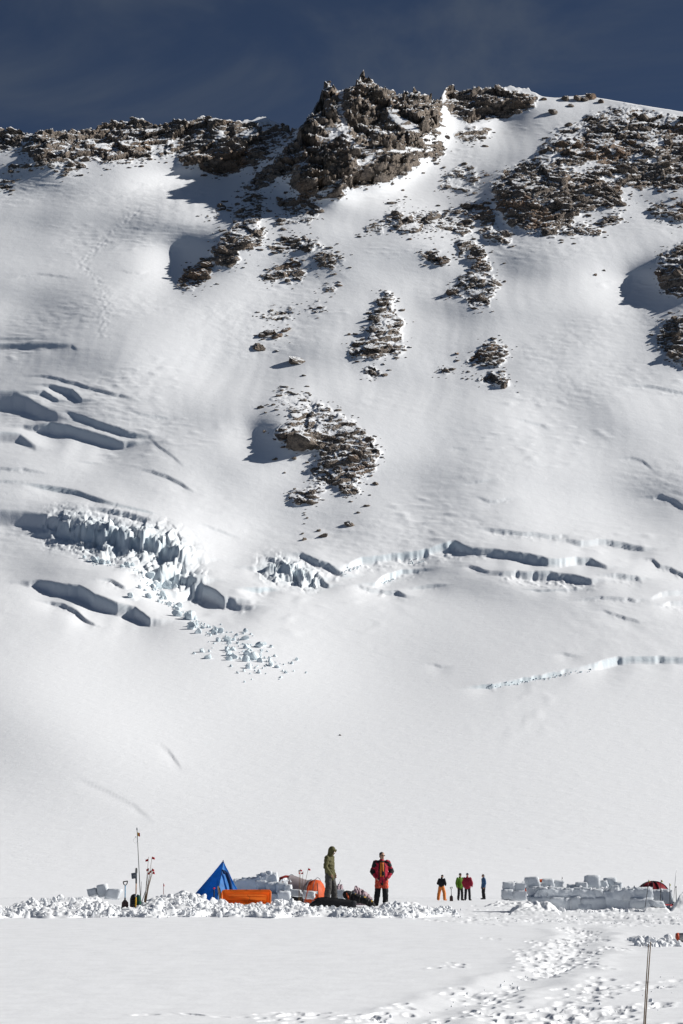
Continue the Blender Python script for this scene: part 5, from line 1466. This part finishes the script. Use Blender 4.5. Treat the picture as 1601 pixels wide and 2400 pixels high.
# ------------------------------------------------------------------ pile of packs and the crumpled tarp
def pack_pile():
    for k, (u, v, Y, w, h, tilt, lab) in enumerate([(822, 2112, 69.6, 0.48, 0.36, 0.35, 'black pack with yellow patch, highest of the pile beside the red jacket'), (845, 2116, 69.3, 0.46, 0.30, 0.30, 'black pack with blue and yellow patches in the middle of the pile'),
                                                   (861, 2122, 68.8, 0.34, 0.26, 0.45, 'small black bag with yellow patch, lowest of the pile')]):
        c = at(u, v, Y)
        root = thing('backpack', lab, 'backpack', (c.x, c.y, c.z - 0.03), 0)
        root.rotation_euler = (0, tilt, 0.2)
        m = MB(); m.capsule([(-w * 0.42, 0, h * 0.5), (0, -0.02, h * 0.52), (w * 0.42, 0, h * 0.42)], [(h * 0.42, 0.16), (h * 0.5, 0.19), (h * 0.36, 0.15)], 12)
        m.capsule([(-w * 0.25, -0.12, h * 0.35), (w * 0.2, -0.13, h * 0.3)], [h * 0.2, h * 0.18]); m.fused('bag', M_BLACK, root, 0.016, 2)
        m = MB(); m.capsule([(w * 0.05, -0.15, h * 0.72), (w * 0.22, -0.14, h * 0.68)], [(0.05, 0.03), (0.045, 0.03)], 8); m.build('patch', M_YEL, root, True)
        if k < 2:
            m = MB(); m.capsule([(-w * 0.15, -0.16, h * 0.80), (-w * 0.02, -0.16, h * 0.85)], [(0.04, 0.025), (0.035, 0.025)], 8); m.build('patch', M_SLATE, root, True)
        if k == 0:
            m = MB(); m.tube([(-w * 0.55, -0.12, h * 0.62), (-w * 0.40, -0.18, h * 0.35), (-w * 0.25, -0.18, h * 0.15)], [(0.03, 0.012)] * 3, 6); m.build('patch', fab('red_orange_strap', (0.5, 0.09, 0.03)), root, True)
        for q in (-1, 1):
            m = MB(); m.tube([(q * w * 0.25, -0.17, h * 0.9), (q * w * 0.28, -0.22, h * 0.5), (q * w * 0.22, -0.17, h * 0.1)], [(0.022, 0.008)] * 3, 6); m.build('strap', M_CARBON, root, True)
    Y = 71.2; c = at(832, 2118, Y)
    root = thing('tarp', 'crumpled mauve tarp heaped behind the pile of black packs', 'tarp', (c.x, c.y, c.z))
    prof = [(-0.62, 0.56), (-0.58, 0.66), (-0.45, 0.62), (-0.40, 0.52), (-0.28, 0.40), (-0.18, 0.36), (-0.10, 0.42), (-0.04, 0.46), (0.02, 0.64), (0.06, 0.56), (0.14, 0.52), (0.22, 0.47), (0.27, 0.50), (0.33, 0.42), (0.42, 0.36), (0.50, 0.30), (0.56, 0.20)]
    vs, fs = [], []; nr = 9
    rr = np.random.default_rng(77)
    xs = np.linspace(-0.64, 0.6, 36)
    for i in range(nr):
        b = i / (nr - 1)
        for x in xs:
            h = np.interp(x, [p[0] for p in prof], [p[1] for p in prof]) * math.sin(math.pi * min(1, 0.12 + b * 0.9)) ** 0.6
            vs.append((x + rr.normal() * 0.012, -0.32 + 0.64 * b + rr.normal() * 0.03, max(-0.02, h * (1 + 0.05 * rr.normal())) if 0 < i < nr - 1 else -0.05))
    for i in range(nr - 1):
        for q in range(35): fs.append((i * 36 + q, i * 36 + q + 1, (i + 1) * 36 + q + 1, (i + 1) * 36 + q))
    MB().add(vs, fs).build('cloth', M_MAUVE, root, False)
    m = MB(); m.tube([(-0.64, -0.1, 0.55), (-0.56, -0.12, 0.64), (-0.50, -0.12, 0.78), (-0.52, -0.12, 0.82)], [0.012, 0.011, 0.009, 0.006], 6); m.build('bent_pole', M_CARBON, root, True)
pack_pile()

# ------------------------------------------------------------------ orange and grey tunnel tent
def tunnel_tent():
    Y = 78.0; c = at(708, 2120, Y)
    root = thing('tunnel_tent', 'red and orange tunnel tent with grey fly behind the snow blocks', 'tent', (c.x, c.y, c.z), -0.30)
    n = 16
    def arch(x, h, w, y=0): return [(x, y - w * math.cos(math.pi * q / n), h * math.sin(math.pi * q / n) ** 0.7) for q in range(n + 1)]
    def skin(name, mat, arches, seed):
        vs, fs = [], []
        for a in arches: vs += a
        for i in range(len(arches) - 1):
            for q in range(n): fs.append((i * (n + 1) + q, i * (n + 1) + q + 1, (i + 1) * (n + 1) + q + 1, (i + 1) * (n + 1) + q))
        vs = [(x + 0.012 * random.gauss(0, 1), y, z + 0.012 * random.gauss(0, 1)) for x, y, z in vs]
        return MB().add(vs, fs).build(name, mat, root, True)
    random.seed(4)
    skin('end_panel', M_TENTR, [arch(-1.10, 0.42, 0.18), arch(-1.08, 0.72, 0.35), arch(-1.0, 0.92, 0.5), arch(-0.86, 1.04, 0.6), arch(-0.62, 1.09, 0.68), arch(-0.42, 1.08, 0.70)], 1)
    skin('fly', M_FLY, [arch(-0.42, 1.10, 0.72), arch(-0.2, 1.02, 0.72), arch(0.1, 0.94, 0.71), arch(0.36, 0.90, 0.70)], 2)
    skin('vestibule', M_TENTO, [arch(0.36, 0.88, 0.68), arch(0.50, 0.93, 0.66), arch(0.68, 0.92, 0.6), arch(0.80, 0.78, 0.48), arch(0.90, 0.5, 0.34), arch(0.95, 0.2, 0.2)], 3)
    for x, h, w in ((-0.42, 1.12, 0.74), (0.36, 0.93, 0.72), (0.62, 1.0, 0.66)):
        m = MB(); m.tube(arch(x, h, w), 0.012, 6); m.build('hoop_pole', M_SLATE, root, True)
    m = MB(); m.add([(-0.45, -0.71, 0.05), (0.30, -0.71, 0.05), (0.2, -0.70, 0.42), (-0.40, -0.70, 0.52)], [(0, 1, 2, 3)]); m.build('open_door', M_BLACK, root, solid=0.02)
    m = MB(); m.add([(-0.95, -0.60, 0.74), (-0.62, -0.60, 0.80), (-0.60, -0.57, 0.88), (-0.72, -0.57, 0.87)], [(0, 1, 2, 3)]); m.build('logo_patch', M_WHITE, root, solid=0.01)
    m = MB(); m.add([(0.66, -0.60, 0.50), (0.80, -0.50, 0.50), (0.80, -0.48, 0.38), (0.72, -0.56, 0.42)], [(0, 1, 2, 3)]); m.build('logo_patch', M_WHITE, root, solid=0.01)
    m = MB(); m.tube([(0.76, -0.50, 0.80), (0.80, -0.50, 0.4), (0.80, -0.48, 0.05)], 0.014, 6); m.build('zip', M_BLACK, root, True)
tunnel_tent()

# ------------------------------------------------------------------ dark red dome tent at the right
def dome_tent():
    Y = 72.5; c = at(1531, 2124, Y)
    root = thing('dome_tent', 'dark red dome tent half hidden behind the long snow wall', 'tent', (c.x, c.y, c.z))
    H = at(1531, 2066, Y).z - c.z
    n, mm = 20, 10
    def P(a, e, k=1.0):
        return Vector((0.68 * math.cos(a) * math.cos(e) ** 0.8 * k, 0.9 * math.sin(a) * math.cos(e) ** 0.8 * k, H * math.sin(e) ** 0.9 * k))
    for lab, a0, a1 in (('panel', -2.6, -1.75), ('panel', -1.75, -1.35), ('panel', -1.35, -0.5), ('panel', -0.5, 0.9), ('panel', 0.9, 2.3), ('panel', 2.3, 3.68)):
        vs, fs = [], []
        for i in range(mm + 1):
            for q in range(9):
                a = a0 + (a1 - a0) * q / 8; e = (math.pi / 2) * i / mm
                vs.append(P(a, e, 1 - 0.02 * math.sin(math.pi * q / 8) + 0.006 * random.gauss(0, 1)))
        for i in range(mm):
            for q in range(8): fs.append((i * 9 + q, i * 9 + q + 1, (i + 1) * 9 + q + 1, (i + 1) * 9 + q))
        MB().add(vs, fs).build('panel', M_DRED, root, True)
    for a in (-2.6, -1.75, -1.35, -0.5):
        m = MB(); m.tube([P(a, e, 1.01) for e in np.linspace(0.02, 1.5, 12)], 0.014, 6); m.build('pole_sleeve', M_BLACK, root, True)
    m = MB(); m.tube([Vector((0.70 * math.cos(t), -0.02, H * 1.01 * max(0.0, math.sin(t)) ** 0.9)) for t in np.linspace(0.03, 3.11, 24)], 0.018, 6); m.build('arch_sleeve', M_BLACK, root, True)
dome_tent()

# ------------------------------------------------------------------ wands, poles, shovels
def wand(label, base, top, Y, flag=None, mat=M_BAMBOO, r=0.006, Y1=None, name='flag_wand', group=None, fmat=M_FLAG, fsize=(0.09, 0.075), sink=0.25):
    """base, top: photograph pixels; flag: (u, v) of its middle"""
    Y1 = Y1 or Y
    b, t = at(*base, Y), at(*top, Y1)
    root = thing(name, label, 'wand', b, 0, group)
    d = (t - b)
    dn_ = d.normalized()
    m = MB(); m.tube([-dn_ * sink, d * 0.5 + Vector((random.uniform(-.01, .01), 0, 0)), d], [r * 1.15, r, r * 0.8], 6); m.build('cane', mat, root, True)
    if flag:
        f = at(*flag, Y1) - b
        s_ = 1 if f.x > d.x * (f.z / d.z) else -1
        p = d * (f.z / d.z); w, h = fsize
        vs, fs = [], []
        for i in range(5):
            for k in (0, 1): vs.append((p.x + s_ * w * i / 4, p.y + 0.012 * math.sin(i * 1.7), p.z + (h / 2 if k else -h / 2) * (1 - 0.04 * i) - 0.006 * i))
        for i in range(4): fs.append((2 * i, 2 * i + 2, 2 * i + 3, 2 * i + 1))
        MB().add(vs, fs).build('flag', fmat, root, False, solid=0.006)
    return root

random.seed(12)
YA = 64.6
GA = 'red flagged wands in the bundle beside the tall pole'
wand('tallest left bamboo wand of the bundle, red flag flying to the left', (339, 2117), (348.5, 2008), YA, (343, 2015.5), r=0.007)
wand('tallest right bamboo wand of the bundle, red flag at its tip', (341, 2117), (356.5, 2008), YA, (357, 2010.5), r=0.007)
WL = ['leftmost of the short bamboo wands, red flag flying left below the tall ones', 'short bamboo wand with the lowest red flag on the left of the bundle', 'short bamboo wand with the highest red flag on the right of the bundle',
      'short bamboo wand with red flag between two other low flags', 'rightmost of the short bamboo wands, leaning out with a low red flag']
for k, (bx, tx, ty, fx, fy) in enumerate([(337, 349, 2034, 345, 2038), (339, 352, 2043, 349, 2046.5), (342, 357, 2034, 358, 2038.5), (340, 356, 2039, 353, 2042.5), (338, 358.5, 2042, 360, 2045)]):
    wand(WL[k], (bx, 2118), (tx, ty), YA + 0.05 * k, (fx, fy), r=0.009, group=GA, fsize=(0.07, 0.075))
wand('dark stick leaning right at the foot of the wand bundle', (330, 2120), (343, 2082), YA - 0.1, None, M_CARBON, 0.010, name='stick')
wand('short thin stick right beside the tall pole', (330, 2100), (331.8, 2066), YA + 0.2, None, M_CARBON, 0.006, name='stick', sink=0.4)
wand('small lone wand with red head between shovels and blue tent', (383.4, 2100), (383.2, 2070), 69.0, (384, 2074), M_DRED, 0.009, fsize=(0.03, 0.07))
# tall pole with pennant and wire loop
b, t = at(329.8, 2114, YA), at(321, 1940, YA); d = t - b
root = thing('tall_pole', 'tallest thin dark pole with small red and yellow pennant and wire loop', 'pole', b)
m = MB(); m.tube([-d * 0.12, d * 0.5, d * 0.965], [0.014, 0.011, 0.009], 8); m.build('rod', M_CARBON, root, True)
m = MB(); m.tube([d * 0.96, d * 0.975, d * 0.99, d * 1.005], [0.010, 0.019, 0.018, 0.004], 8); m.build('tip', M_SLATE, root, True)
p = d * ((2114 - 1955.5) / 174.0)
for x0, x1, mt in ((0.012, 0.045, M_YEL), (0.045, 0.085, M_FLAG)):
    m = MB(); m.box((p.x + (x0 + x1) / 2, p.y, p.z - 0.01 * (x0 > 0.02)), (x1 - x0, 0.008, 0.115), (0, -0.08, 0)); m.build('pennant', mt, root)
p = d * ((2114 - 1968.0) / 174.0)
m = MB(); m.tube([p + Vector((-0.062 + 0.062 * math.cos(a), 0, 0.0 + 0.085 * math.sin(a) - 0.03 * abs(math.sin(a / 2)))) for a in np.linspace(0, 6.2, 16)], 0.004, 5); m.build('wire_loop', M_WHITE, root, True)
m = MB(); m.ball(p + Vector((-0.055, 0, 0.085)), 0.014); m.build('wire_knob', M_CARBON, root, True)

def shovel_up(label, u, vtop, vbot, Y, shaft, sc=1.0, rz=0.0, blade=True):
    """shovel stuck in the snow by its blade, D grip on top"""
    b = at(u, vbot, Y); H = at(u, vtop, Y).z - b.z
    root = thing('shovel', label, 'shovel', b, rz)
    g = 0.065 * sc
    m = MB(); m.tube([(-g, 0, H - 0.02 * sc), (g, 0, H), ], 0.016 * sc, 8); m.tube([(-g, 0, H - 0.02 * sc), (-g * 0.75, 0, H - 0.085 * sc), (0, 0, H - 0.13 * sc), (g * 0.75, 0, H - 0.075 * sc), (g, 0, H)], 0.015 * sc, 8); m.build('grip', M_BLACK, root, True)
    m = MB(); m.tube([(0, 0, H * 0.42), (0, 0, H - 0.12 * sc)], 0.017 * sc, 8); m.build('shaft', shaft, root, True)
    m = MB(); m.tube([(0, 0, H * 0.30), (0, 0, H * 0.46)], 0.024 * sc, 8); m.build('socket', M_BLACK, root, True)
    if blade:
        vs = [(-0.04, -.01, H * .38), (0.04, -.01, H * .38), (-0.095 * sc, 0.02, H * .30), (0.095 * sc, 0.02, H * .30), (-0.10 * sc, 0.03, 0.02), (0.10 * sc, 0.03, 0.02), (-0.07 * sc, 0.03, -0.1), (0.07 * sc, 0.03, -0.1)]
        MB().add(vs, [(0, 1, 3, 2), (2, 3, 5, 4), (4, 5, 7, 6)]).build('blade', fab('dark_maroon_metal', (0.045, 0.02, 0.02), 0.4), root, False, solid=0.012)
    return root
shovel_up('shovel with black D grip and pale blue shaft stuck in the left snow bank', 292.6, 2065, 2137, 63.2, M_SHAFTB, 1.05)
shovel_up('black shovel standing in the snow beside the far orange trousers', 1058, 2079, 2111, 138, M_BLACK, 1.15)
# shovel stuck handle down, blade in the air
b = at(318, 2139, 63.0); px = 63.0 / FPX
root = thing('shovel', 'shovel standing upside down, slate blade up and yellow handle down, before the green pack', 'shovel', b)
def up(v): return (2139 - v) * px
m = MB(); m.tube([(0, 0, -0.1), (0, 0, up(2128))], 0.020, 8); m.build('handle_tip', M_TAN, root, True)
m = MB(); m.tube([(0, 0, up(2128)), (0, 0, up(2104))], 0.021, 8); m.build('handle', M_YEL, root, True)
m = MB(); m.tube([(0, 0, up(2104)), (0, 0, up(2097))], 0.024, 8); m.build('ferrule', M_ALU, root, True)
m = MB(); m.tube([(0, 0, up(2097)), (0, 0, up(2072))], 0.017, 8); m.build('shaft', fab('brown_orange_shaft', (0.32, 0.13, 0.03), 0.45, 0.0), root, True)
m = MB(); m.tube([(0, 0, up(2073)), (-0.005, 0, up(2046))], [0.024, 0.027], 8); m.build('collar', M_BLACK, root, True)
m = MB(); m.box((-0.065, -0.02, up(2055.5)), (0.165, 0.03, 0.175), (0, -0.13, 0)); bl = m.build('blade', M_SLATE, root, True, bevel=0.012)
m = MB(); m.tube([(-0.06 + 0.034 * math.cos(a), -0.040, up(2055) + 0.022 * math.sin(a)) for a in np.linspace(0, 6.28, 13)], 0.006, 6); m.tube([(-0.085, -0.040, up(2055)), (-0.035, -0.040, up(2055) + 0.004)], 0.006, 6); m.build('emblem', fab('pale_grey_print', (0.32, 0.34, 0.36)), bl, True)
m = MB(); m.capsule([(0.0, 0, up(2048)), (0.0, 0, up(2040))], [0.036, 0.034], 12); m.build('grip', fab('grey_rubber', (0.13, 0.135, 0.13)), root, True)

# dark green pack and red bottle
b = at(318.5, 2134, 64.0)
root = thing('backpack', 'dark green and black pack standing in the snow behind the yellow handle', 'backpack', (b.x, b.y, b.z))
m = MB(); m.capsule([(-0.04, 0, 0.05), (-0.04, 0, 0.2), (-0.05, 0, 0.40)], [(0.12, 0.12), (0.13, 0.13), (0.125, 0.11)], 14); m.capsule([(-0.15, -0.02, 0.1), (-0.15, -0.02, 0.36)], [0.035, 0.04], 8); m.fused('bag', M_BLACK, root, 0.016, 2)
m = MB(); m.capsule([(0.075, -0.03, 0.12), (0.085, -0.03, 0.25), (0.08, -0.03, 0.40)], [(0.08, 0.10), (0.085, 0.11), (0.075, 0.10)], 12); m.fused('side_pocket', M_GREEN, root, 0.016, 2)
for z in (0.18, 0.30):
    m = MB(); m.tube([(-0.15, -0.11, z), (0, -0.145, z + 0.01), (0.10, -0.15, z), (0.17, -0.08, z)], [(0.012, 0.006)] * 4, 6); m.build('strap', M_CARBON, root, True)
m = MB(); m.tube([(-0.1, -0.05, 0.44), (-0.02, -0.05, 0.47), (0.06, -0.05, 0.46), (0.14, -0.05, 0.44)], [0.02, 0.03, 0.028, 0.02], 8); m.build('lid', M_SLATE, root, True)
b = at(305.5, 2137, 63.1)
root = thing('bottle', 'small dark red bottle in the snow left of the green pack', 'bottle', b)
m = MB(); m.tube([(0, 0, -0.02), (0, 0, 0.13), (0, 0, 0.155)], [0.034, 0.034, 0.018], 12); m.build('flask', fab('red_enamel', (0.28, 0.015, 0.03), 0.35, 0.0), root, True)
m = MB(); m.tube([(0, 0, 0.155), (0, 0, 0.195)], 0.02, 10); m.build('cap', M_BLACK, root, True)

# pole with red knob and ski tip by the sled
b = at(501.6, 2112, 68.2); t = at(502, 2082, 68.2); d = t - b
root = thing('ski_pole', 'short black pole with round red knob left of the orange sled', 'pole', b)
m = MB(); m.tube([-d * 0.4, d * 0.9], [0.018, 0.022], 8); m.build('shaft', M_BLACK, root, True)
m = MB(); m.ball(d, (0.035, 0.035, 0.032), 2); m.build('knob', fab('red_knob', (0.6, 0.02, 0.04), 0.4, 0), root, True)
b = at(515.5, 2112, 68.0)
root = thing('ski', 'tan ski tip leaning between the black pole and the orange sled', 'ski', b)
m = MB()
pts = [(0.03, 0, -0.15), (0.02, 0, 0.0), (0.0, 0, 0.2), (-0.03, -0.01, 0.34), (-0.055, -0.05, 0.44), (-0.062, -0.10, 0.49)]
m.tube(pts, [(0.045, 0.01), (0.045, 0.01), (0.045, 0.01), (0.042, 0.01), (0.032, 0.01), (0.012, 0.008)], 10); m.build('blade', M_TAN, root, True)
m = MB(); m.tube([(p[0] + 0.04, p[1] - 0.004, p[2]) for p in pts[:5]], [(0.014, 0.012)] * 5, 6); m.build('edge', M_BLACK, root, True)

# wand cluster by the orange tent
YB = 70.6
wand('wand carrying a small white lantern in the cluster by the orange tent', (700.5, 2103), (701.8, 2039), YB, None, M_BAMBOO, 0.008)
b = at(701.6, 2046, YB)
root = thing('lantern', 'small white and red lantern hung on a wand by the orange tent', 'lantern', b)
m = MB(); m.tube([(0, -0.012, -0.01), (0, -0.012, 0.065)], 0.026, 10); m.build('glass', fab('pale_pink_plastic', (0.6, 0.42, 0.36), 0.4, 0), root, True)
m = MB(); m.tube([(0, -0.012, 0.065), (0, -0.012, 0.10)], [0.032, 0.018], 10); m.build('cap', M_SLATE, root, True)
m = MB(); m.tube([(0, -0.012, -0.035), (0, -0.012, -0.01)], [0.02, 0.028], 10); m.build('base', M_FLAG, root, True)
wand('wand with red flag right behind the lantern by the orange tent', (702.5, 2103), (704, 2036), YB + 0.2, (706, 2039.5), r=0.007, fsize=(0.06, 0.06))
wand('wand with two red flags in the middle of the cluster by the orange tent', (706, 2103), (711, 2042), YB + 0.1, (708, 2046), r=0.007, fsize=(0.07, 0.06))
wand('tall leaning wand with red and white flag, rightmost of the cluster by the orange tent', (708, 2102), (723, 2034), YB + 0.1, (726, 2037), r=0.007, fsize=(0.075, 0.07))
wand('short orange stake leaning before the vestibule of the orange tent', (717.5, 2103), (725, 2075), 71.0, None, M_TENTO, 0.014, name='stake')

# wands by the red dome tent
wand('leaning wand with lime tape against the right end of the long snow wall', (1511.5, 2128), (1520.5, 2062), 65.6, (1521.5, 2064), M_CARBON, 0.009, fmat=M_YG, fsize=(0.03, 0.05), Y1=65.6)
wand('upright wand with yellow green flag in front of the red dome tent', (1548, 2111), (1549.8, 2062), 68.4, (1552, 2064.5), M_CARBON, 0.010, fmat=M_YG, fsize=(0.05, 0.06))
wand('upright wand with lime tape right of the red dome tent', (1570, 2128), (1569.4, 2070), 65.4, (1571, 2073), M_CARBON, 0.009, fmat=M_YG, fsize=(0.03, 0.07))
wand('tall thin grey pole standing at the far right behind the snow heap', (1580.4, 2095), (1585.5, 2040), 71.5, None, M_ALU, 0.008, name='pole')
wand('tiny thin stick on top of the long snow wall', (1315.5, 2076), (1317.6, 2054), 67.5, (1318, 2057), M_CARBON, 0.005, name='stick', fsize=(0.015, 0.05), fmat=M_CARBON)
for lab, u, v, Y in (('small black grip poking above the long snow wall left of the dome tent', 1486.5, 2078.5, 67.4), ('small black grip poking above the snow heap at the far right', 1584.3, 2079, 70.5)):
    b = at(u, v, Y)
    root = thing('pole', lab, 'pole', b)
    m = MB(); m.tube([(0, 0, -0.55), (0, 0, 0.0)], 0.012, 6); m.build('shaft', M_CARBON, root, True)
    m = MB(); m.capsule([(0, 0, -0.01), (0.004, 0, 0.025)], [0.022, 0.014], 8); m.build('grip', M_BLACK, root, True)
# orange bags between the wall blocks
for lab, u, v, Y, r_ in (('orange stuff sack wedged between blocks on top of the long snow wall', 1268, 2064.5, 66.6, (0.10, 0.09, 0.055)), ('small red orange sack between the far wall and the long snow wall', 1233.5, 2085, 78.0, (0.05, 0.06, 0.075))):
    b = at(u, v, Y); root = thing('stuff_sack', lab, 'sack', b)
    m = MB(); m.ball((0, 0, 0), r_, 2); m.capsule([(0.6 * r_[0], 0, 0), (1.15 * r_[0], 0, 0.01)], [r_[2] * 0.5, r_[2] * 0.25], 8); m.fused('sack', M_TENTO, root, 0.014, 2)
    m = MB(); m.tube([(1.0 * r_[0] , r_[2] * 0.4 * math.cos(a), r_[2] * 0.4 * math.sin(a)) for a in np.linspace(0, 6.28, 10)], 0.008, 5); m.build('cord', M_BLACK, root, True)

# two canes in the foreground
wand('taller of the two bamboo canes standing in the right foreground', (1511.5, 2420), (1525.4, 2206.5), 25.0, None, M_BAMBOO, 0.0075, name='cane', sink=0.3)
wand('shorter of the two bamboo canes standing in the right foreground', (1508, 2420), (1520.2, 2213.5), 25.05, None, M_BAMBOO, 0.0068, name='cane', sink=0.3)

# red and white drum at the right edge
def drum():
    y = 46.0; b = at(1600, 2198, y)
    root = thing('drum', 'small white drum with red orange end lying at the right edge', 'drum', (b.x, b.y, b.z))
    def cyl(x0, x1, r0, r1): return MB().tube([(x0, 0, 0.01 * x0), (x1, 0, 0.01 * x1)], [r0, r1], 20)
    cyl(-0.09, 0.40, 0.105, 0.105).build('barrel', fab('grey_white_plastic', (0.42, 0.44, 0.43), 0.5, 0.1, 30, 0.35), root, True)
    cyl(-0.148, -0.092, 0.10, 0.115).build('end_cap', fab('red_orange_plastic', (0.50, 0.075, 0.03), 0.5, 0.0), root, True)
    for x in (0.02, 0.2): 
        m = MB(); m.tube([(x, 0.107 * math.cos(a), 0.107 * math.sin(a)) for a in np.linspace(0, 6.283, 20)], 0.006, 5); m.build('hoop', M_SLATE, root, True)
drum()
